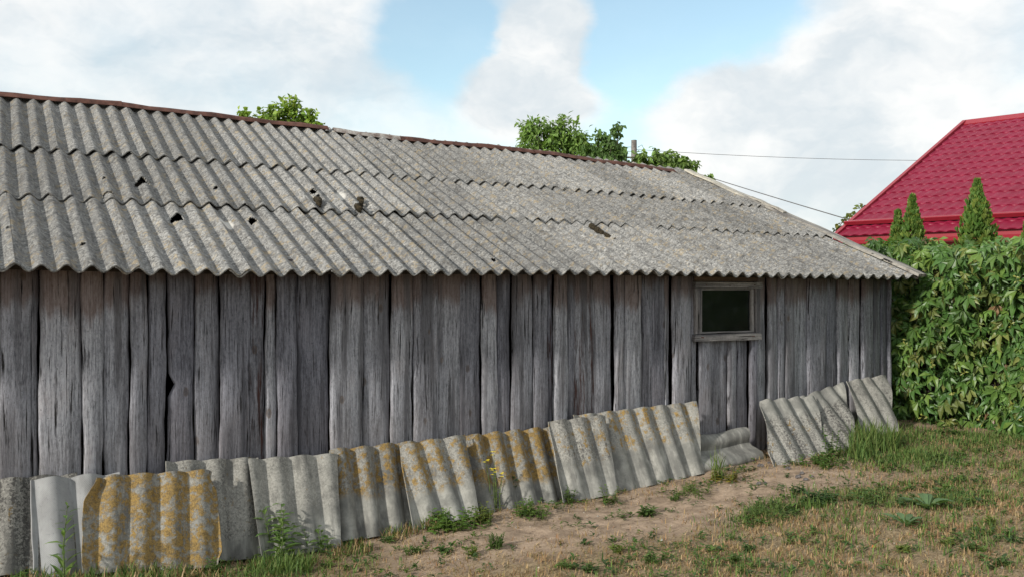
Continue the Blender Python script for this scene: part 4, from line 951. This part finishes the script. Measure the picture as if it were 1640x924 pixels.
weed('leafy_weed', (3.662, -0.481, 0.120), .12, 4, .04, .030, .015, 8, (.11, .17, .045), 'thin weed in front of the right foot of the narrow sheet', seed=10, group=WG)
weed('feathery_weed', (2.576, -0.973, 0.070), .085, 16, .035, .022, .006, 12, (.075, .15, .038), 'feathery green tuft alone on bare sand', seed=11, leafdir=1.2)
weed('leafy_weed', (3.681, -0.859, 0.121), .06, 9, .06, .045, .020, 5, (.085, .15, .045), 'flat weed with long leaves on sand below the widest sheet', seed=12)
weed('yellowing_weed', (4.593, -0.557, 0.189), .08, 16, .10, .032, .020, 5, (.19, .19, .04), 'yellowing weed before the low piece on its side', seed=14)
weed('leafy_weed', (4.208, -0.675, 0.156), .08, 16, .12, .035, .012, 5, (.11, .17, .045), 'grassy weed clump at the right foot of the widest sheet', seed=15)
weed('climbing_weed', (5.507, -0.624, 0.249), .24, 4, .05, .036, .028, 9, (.060, .135, .030), 'small climber growing up the cream-topped sheet', seed=16, lean=.2)
weed('leafy_weed', (5.328, -0.743, 0.238), .08, 18, .15, .035, .024, 5, (.080, .155, .035), 'leafy patch around the foot of the climber', seed=17)
weed('dark_weed', (4.590, -1.410, 0.189), .07, 14, .08, .045, .018, 6, (.050, .11, .040), 'dark green weed in the middle of the right yard', seed=18)
weed('dark_weed', (4.649, -1.174, 0.193), .08, 7, .04, .026, .018, 6, (.055, .11, .045), 'small dark seedling on the sand near the dark rubble', seed=19)
weed('leafy_weed', (4.790, -1.597, 0.203), .08, 16, .12, .038, .018, 5, (.075, .14, .042), 'loose green weeds left of the broad-leaved rosette', seed=20)
weed('leafy_weed', (4.171, -1.371, 0.153), .07, 26, .18, .040, .010, 5, (.10, .165, .045), 'wide grassy weed patch in the middle of the sand', seed=21)
for i, (q, lb) in enumerate([((2.177, -0.738, 0.033), 'leftmost small weed tuft on the sand below the dark bluish sheet'), ((2.328, -0.843, 0.045), 'small weed tuft on the sand, next right of the leftmost'), ((2.418, -0.996, 0.052), 'small weed tuft just left of the feathery green tuft'), ((2.681, -1.506, 0.081), 'left one of the two small weeds at the bottom middle edge'), ((2.766, -1.605, 0.091), 'right one of the two small weeds at the bottom middle edge'), ((3.036, -1.442, 0.105), 'small weed left below the white pebble'), ((3.404, -1.971, 0.114), 'small pale weed at the bottom edge below the wide grassy patch'), ((3.595, -1.846, 0.119), 'small weed between the wide grassy patch and the bottom edge'), ((4.233, -2.293, 0.158), 'small weed below the smaller broad-leaved rosette'), ((4.481, -2.527, 0.180), 'small weed near the bottom right, above the corner'), ((4.385, -2.761, 0.171), 'small weed in the bottom right corner'), ((4.921, -2.328, 0.212), 'small weed right of the broad-leaved rosettes'), ((4.026, -0.708, 0.140), 'small weed on sand at the foot of the widest sheet'), ((2.161, -0.420, 0.032), 'small weed at the foot of the dark bluish sheet'), ((4.479, -2.385, 0.179), 'small weed right below the smaller rosette'), ((3.075, -1.686, 0.106), 'small weed at the bottom edge right of the middle pair')]):
    weed('small_weed', q, random.Random(i).uniform(.03, .06), 7, .035, .030, .014, 5, [(.10, .17, .05), (.075, .14, .045), (.14, .20, .05)][i % 3], lb, seed=40+i, group='small weed tufts on the open yard', leafdir=.8)
weed('leafy_weed', (1.178, -0.502, 0.030), .09, 5, .03, .030, .022, 6, (.10, .17, .055), 'little weed at the cut corner of the orange-lichened sheet', seed=33)
# broad-leaved rosettes, each leaf a part
def rosette(p, n, L, label, seed):
    r = random.Random(seed); p = Vector(p); p.z = gz(p.x, p.y); root = empty('broadleaf_rosette', p, label=label, cat='weed', group='broad-leaved rosettes')
    for k in range(n):
        a = k*2.4+r.uniform(-.3, .3); up = r.uniform(.5, 1.3); d = Vector((math.cos(a), math.sin(a), up)).normalized(); s_ = d.cross(Vector((0, 0, 1))).normalized(); nn = s_.cross(d); ln = L*r.uniform(.7, 1.1); mb = MB(); c = shade(r, (.115, .19, .085), .2)
        pts = [(0, .02), (.2, .04), (.42, .10), (.62, .14), (.82, .10), (1., .0)]; v = []; f_ = []
        for t_, w_ in pts:
            m_ = d*ln*t_-Vector((0, 0, ln*.38*t_*t_*up)); v += [m_+s_*w_*ln+nn*w_*ln*.35, m_, m_-s_*w_*ln+nn*w_*ln*.35]
        for i in range(5): f_ += [(i*3, i*3+1, i*3+4, i*3+3), (i*3+1, i*3+2, i*3+5, i*3+4)]
        mb.add(v, f_, c); mb.build('leaf', M['leaf'], root, (0, 0, .0), smooth=True)
rosette((4.938, -1.908, 0.214), 12, .19, 'larger broad-leaved rosette of pale green leaves on the right of the yard', 3)
rosette((4.570, -2.042, 0.187), 9, .15, 'smaller broad-leaved rosette in front of the larger one', 4)
# tall grass tufts
def tuft(p, n, h, spread, label, seed, cols=GREEN, wd=.004, lean=.45):
    r = random.Random(seed); p = Vector(p); p.z = gz(p.x, p.y); root = empty('grass_tuft', p, label=label, cat='grass', group='taller grass tufts'); mb = MB()
    for i in range(n):
        a = r.uniform(0, math.tau); q = Vector((math.cos(a), math.sin(a), 0))*spread*r.random()**.6; q.z = gz(p.x+q.x, p.y+q.y)-p.z; a2 = r.uniform(0, math.tau); d = Vector((math.cos(a2), math.sin(a2), 0)); s_ = Vector((-d.y, d.x, 0))*wd*r.uniform(.6, 1.2); hh = h*r.uniform(.45, 1); ln = lean*r.uniform(.2, 1.5)
        v = []
        for t_ in (0, .35, .7): m_ = q+d*hh*ln*t_*t_+Vector((0, 0, hh*t_*(1-.22*ln*t_)-.008)); v += [m_-s_*(1-t_*.5), m_+s_*(1-t_*.5)]
        v.append(q+d*hh*ln+Vector((0, 0, hh*(1-.3*ln))))
        mb.add(v, [(0, 1, 3, 2), (2, 3, 5, 4), (4, 5, 6)], shade(r, r.choice(cols), .25))
    mb.build('blades', M['grass'], root); return root
tuft((6.009, -0.611, 0.279), 420, .27, .19, 'tall green grass clump at the foot of the barn-corner sheet', 1)
tuft((5.708, -0.727, 0.261), 160, .17, .14, 'lower grass clump left of the barn-corner clump', 2)
tuft((1.507, -0.559, 0.008), 420, .11, .17, 'green grass clump under the bushy weed', 3)
tuft((1.921, -0.455, 0.018), 200, .075, .13, 'short yellowish grass under the dark bluish sheet', 4, DRY+GREEN)
tuft((2.277, -0.328, 0.041), 200, .085, .12, 'dry grass tuft left of the tilted sheet', 5, DRY+GREEN)
tuft((2.471, -0.346, 0.058), 150, .10, .07, 'green and dry grass at the left foot of the tilted sheet', 6, DRY+GREEN)
tuft((4.605, -0.468, 0.190), 34, .26, .05, 'few long grass blades in front of the low piece on its side', 7, GREEN, .0035, .5)
tuft((0.784, -0.532, 0.062), 420, .10, .26, 'yellow-green grass along the foot of the orange-lichened sheet', 8, DRY[:2]+GREEN)
tuft((1.071, -0.602, 0.042), 200, .07, .16, 'dry grass below the right corner of the orange-lichened sheet', 9, DRY+GREEN[3:])
tuft((0.393, -0.480, 0.085), 200, .09, .15, 'grass at the root of the wormwood', 10, GREEN+DRY[:2])
# single stones, leaf, rubble
def lump(name, p, s_, mat, label, cat, seed, group=None, sink=.3):
    r = random.Random(seed); v = []; f_ = []; n = 8
    for j, (zz, rr_) in enumerate([(-.5, .6), (0, 1), (.45, .8), (.7, .35)]):
        for k in range(n): a = k*math.tau/n; q = rr_*r.uniform(.75, 1.2); v.append((math.cos(a)*q*s_, math.sin(a)*q*s_*.75, zz*s_*r.uniform(.6, 1.1)))
    for j in range(3):
        for k in range(n): f_.append((j*n+k, j*n+(k+1) % n, (j+1)*n+(k+1) % n, (j+1)*n+k))
    f_ += [tuple(range(n))[::-1], tuple(range(3*n, 4*n))]
    return link(name, mesh(name, v, f_), M[mat], None, (p[0], p[1], gz(p[0], p[1])+s_*sink), label=label, cat=cat, group=group)
lump('stone', (3.400, -1.376, 0.114), .011, 'stone', 'white pebble lying on the sand below the widest sheet', 'stone', 1)
for i, q in enumerate([(5.148, -0.402, 0.228), (5.098, -0.637, 0.225), (4.992, -0.476, 0.217), (4.694, -0.829, 0.197), (4.653, -0.814, 0.194)]): lump('stone', q, .016+.006*(i % 3), 'debris', 'small dark stone in the hollow beside the cream-topped sheet', 'stone', 5+i, 'dark stones in the hollow')
for i, q in enumerate([(4.972, -0.854, 0.216), (4.955, -0.938, 0.215), (5.055, -0.808, 0.222), (5.048, -0.904, 0.221)]): lump('rubble', q, .026-.003*i, 'debris', 'grey rubble chunk at the foot of the cream-topped sheet', 'rubble', 15+i, 'rubble chunks at the sheet foot')
mb = MB(); q = Vector((4.156, -2.165, 0.152)); q.z = gz(q.x, q.y)+.006; leaf_shape(mb, Vector((0, 0, 0)), Vector((1, -.3, .2)), Vector((-.2, -.3, 1)), .032, .026, (1, 1, 1)); mb.build('fallen_leaf', M['dead_leaf'], None, q, label='single orange fallen leaf on the dry grass', cat='leaf')
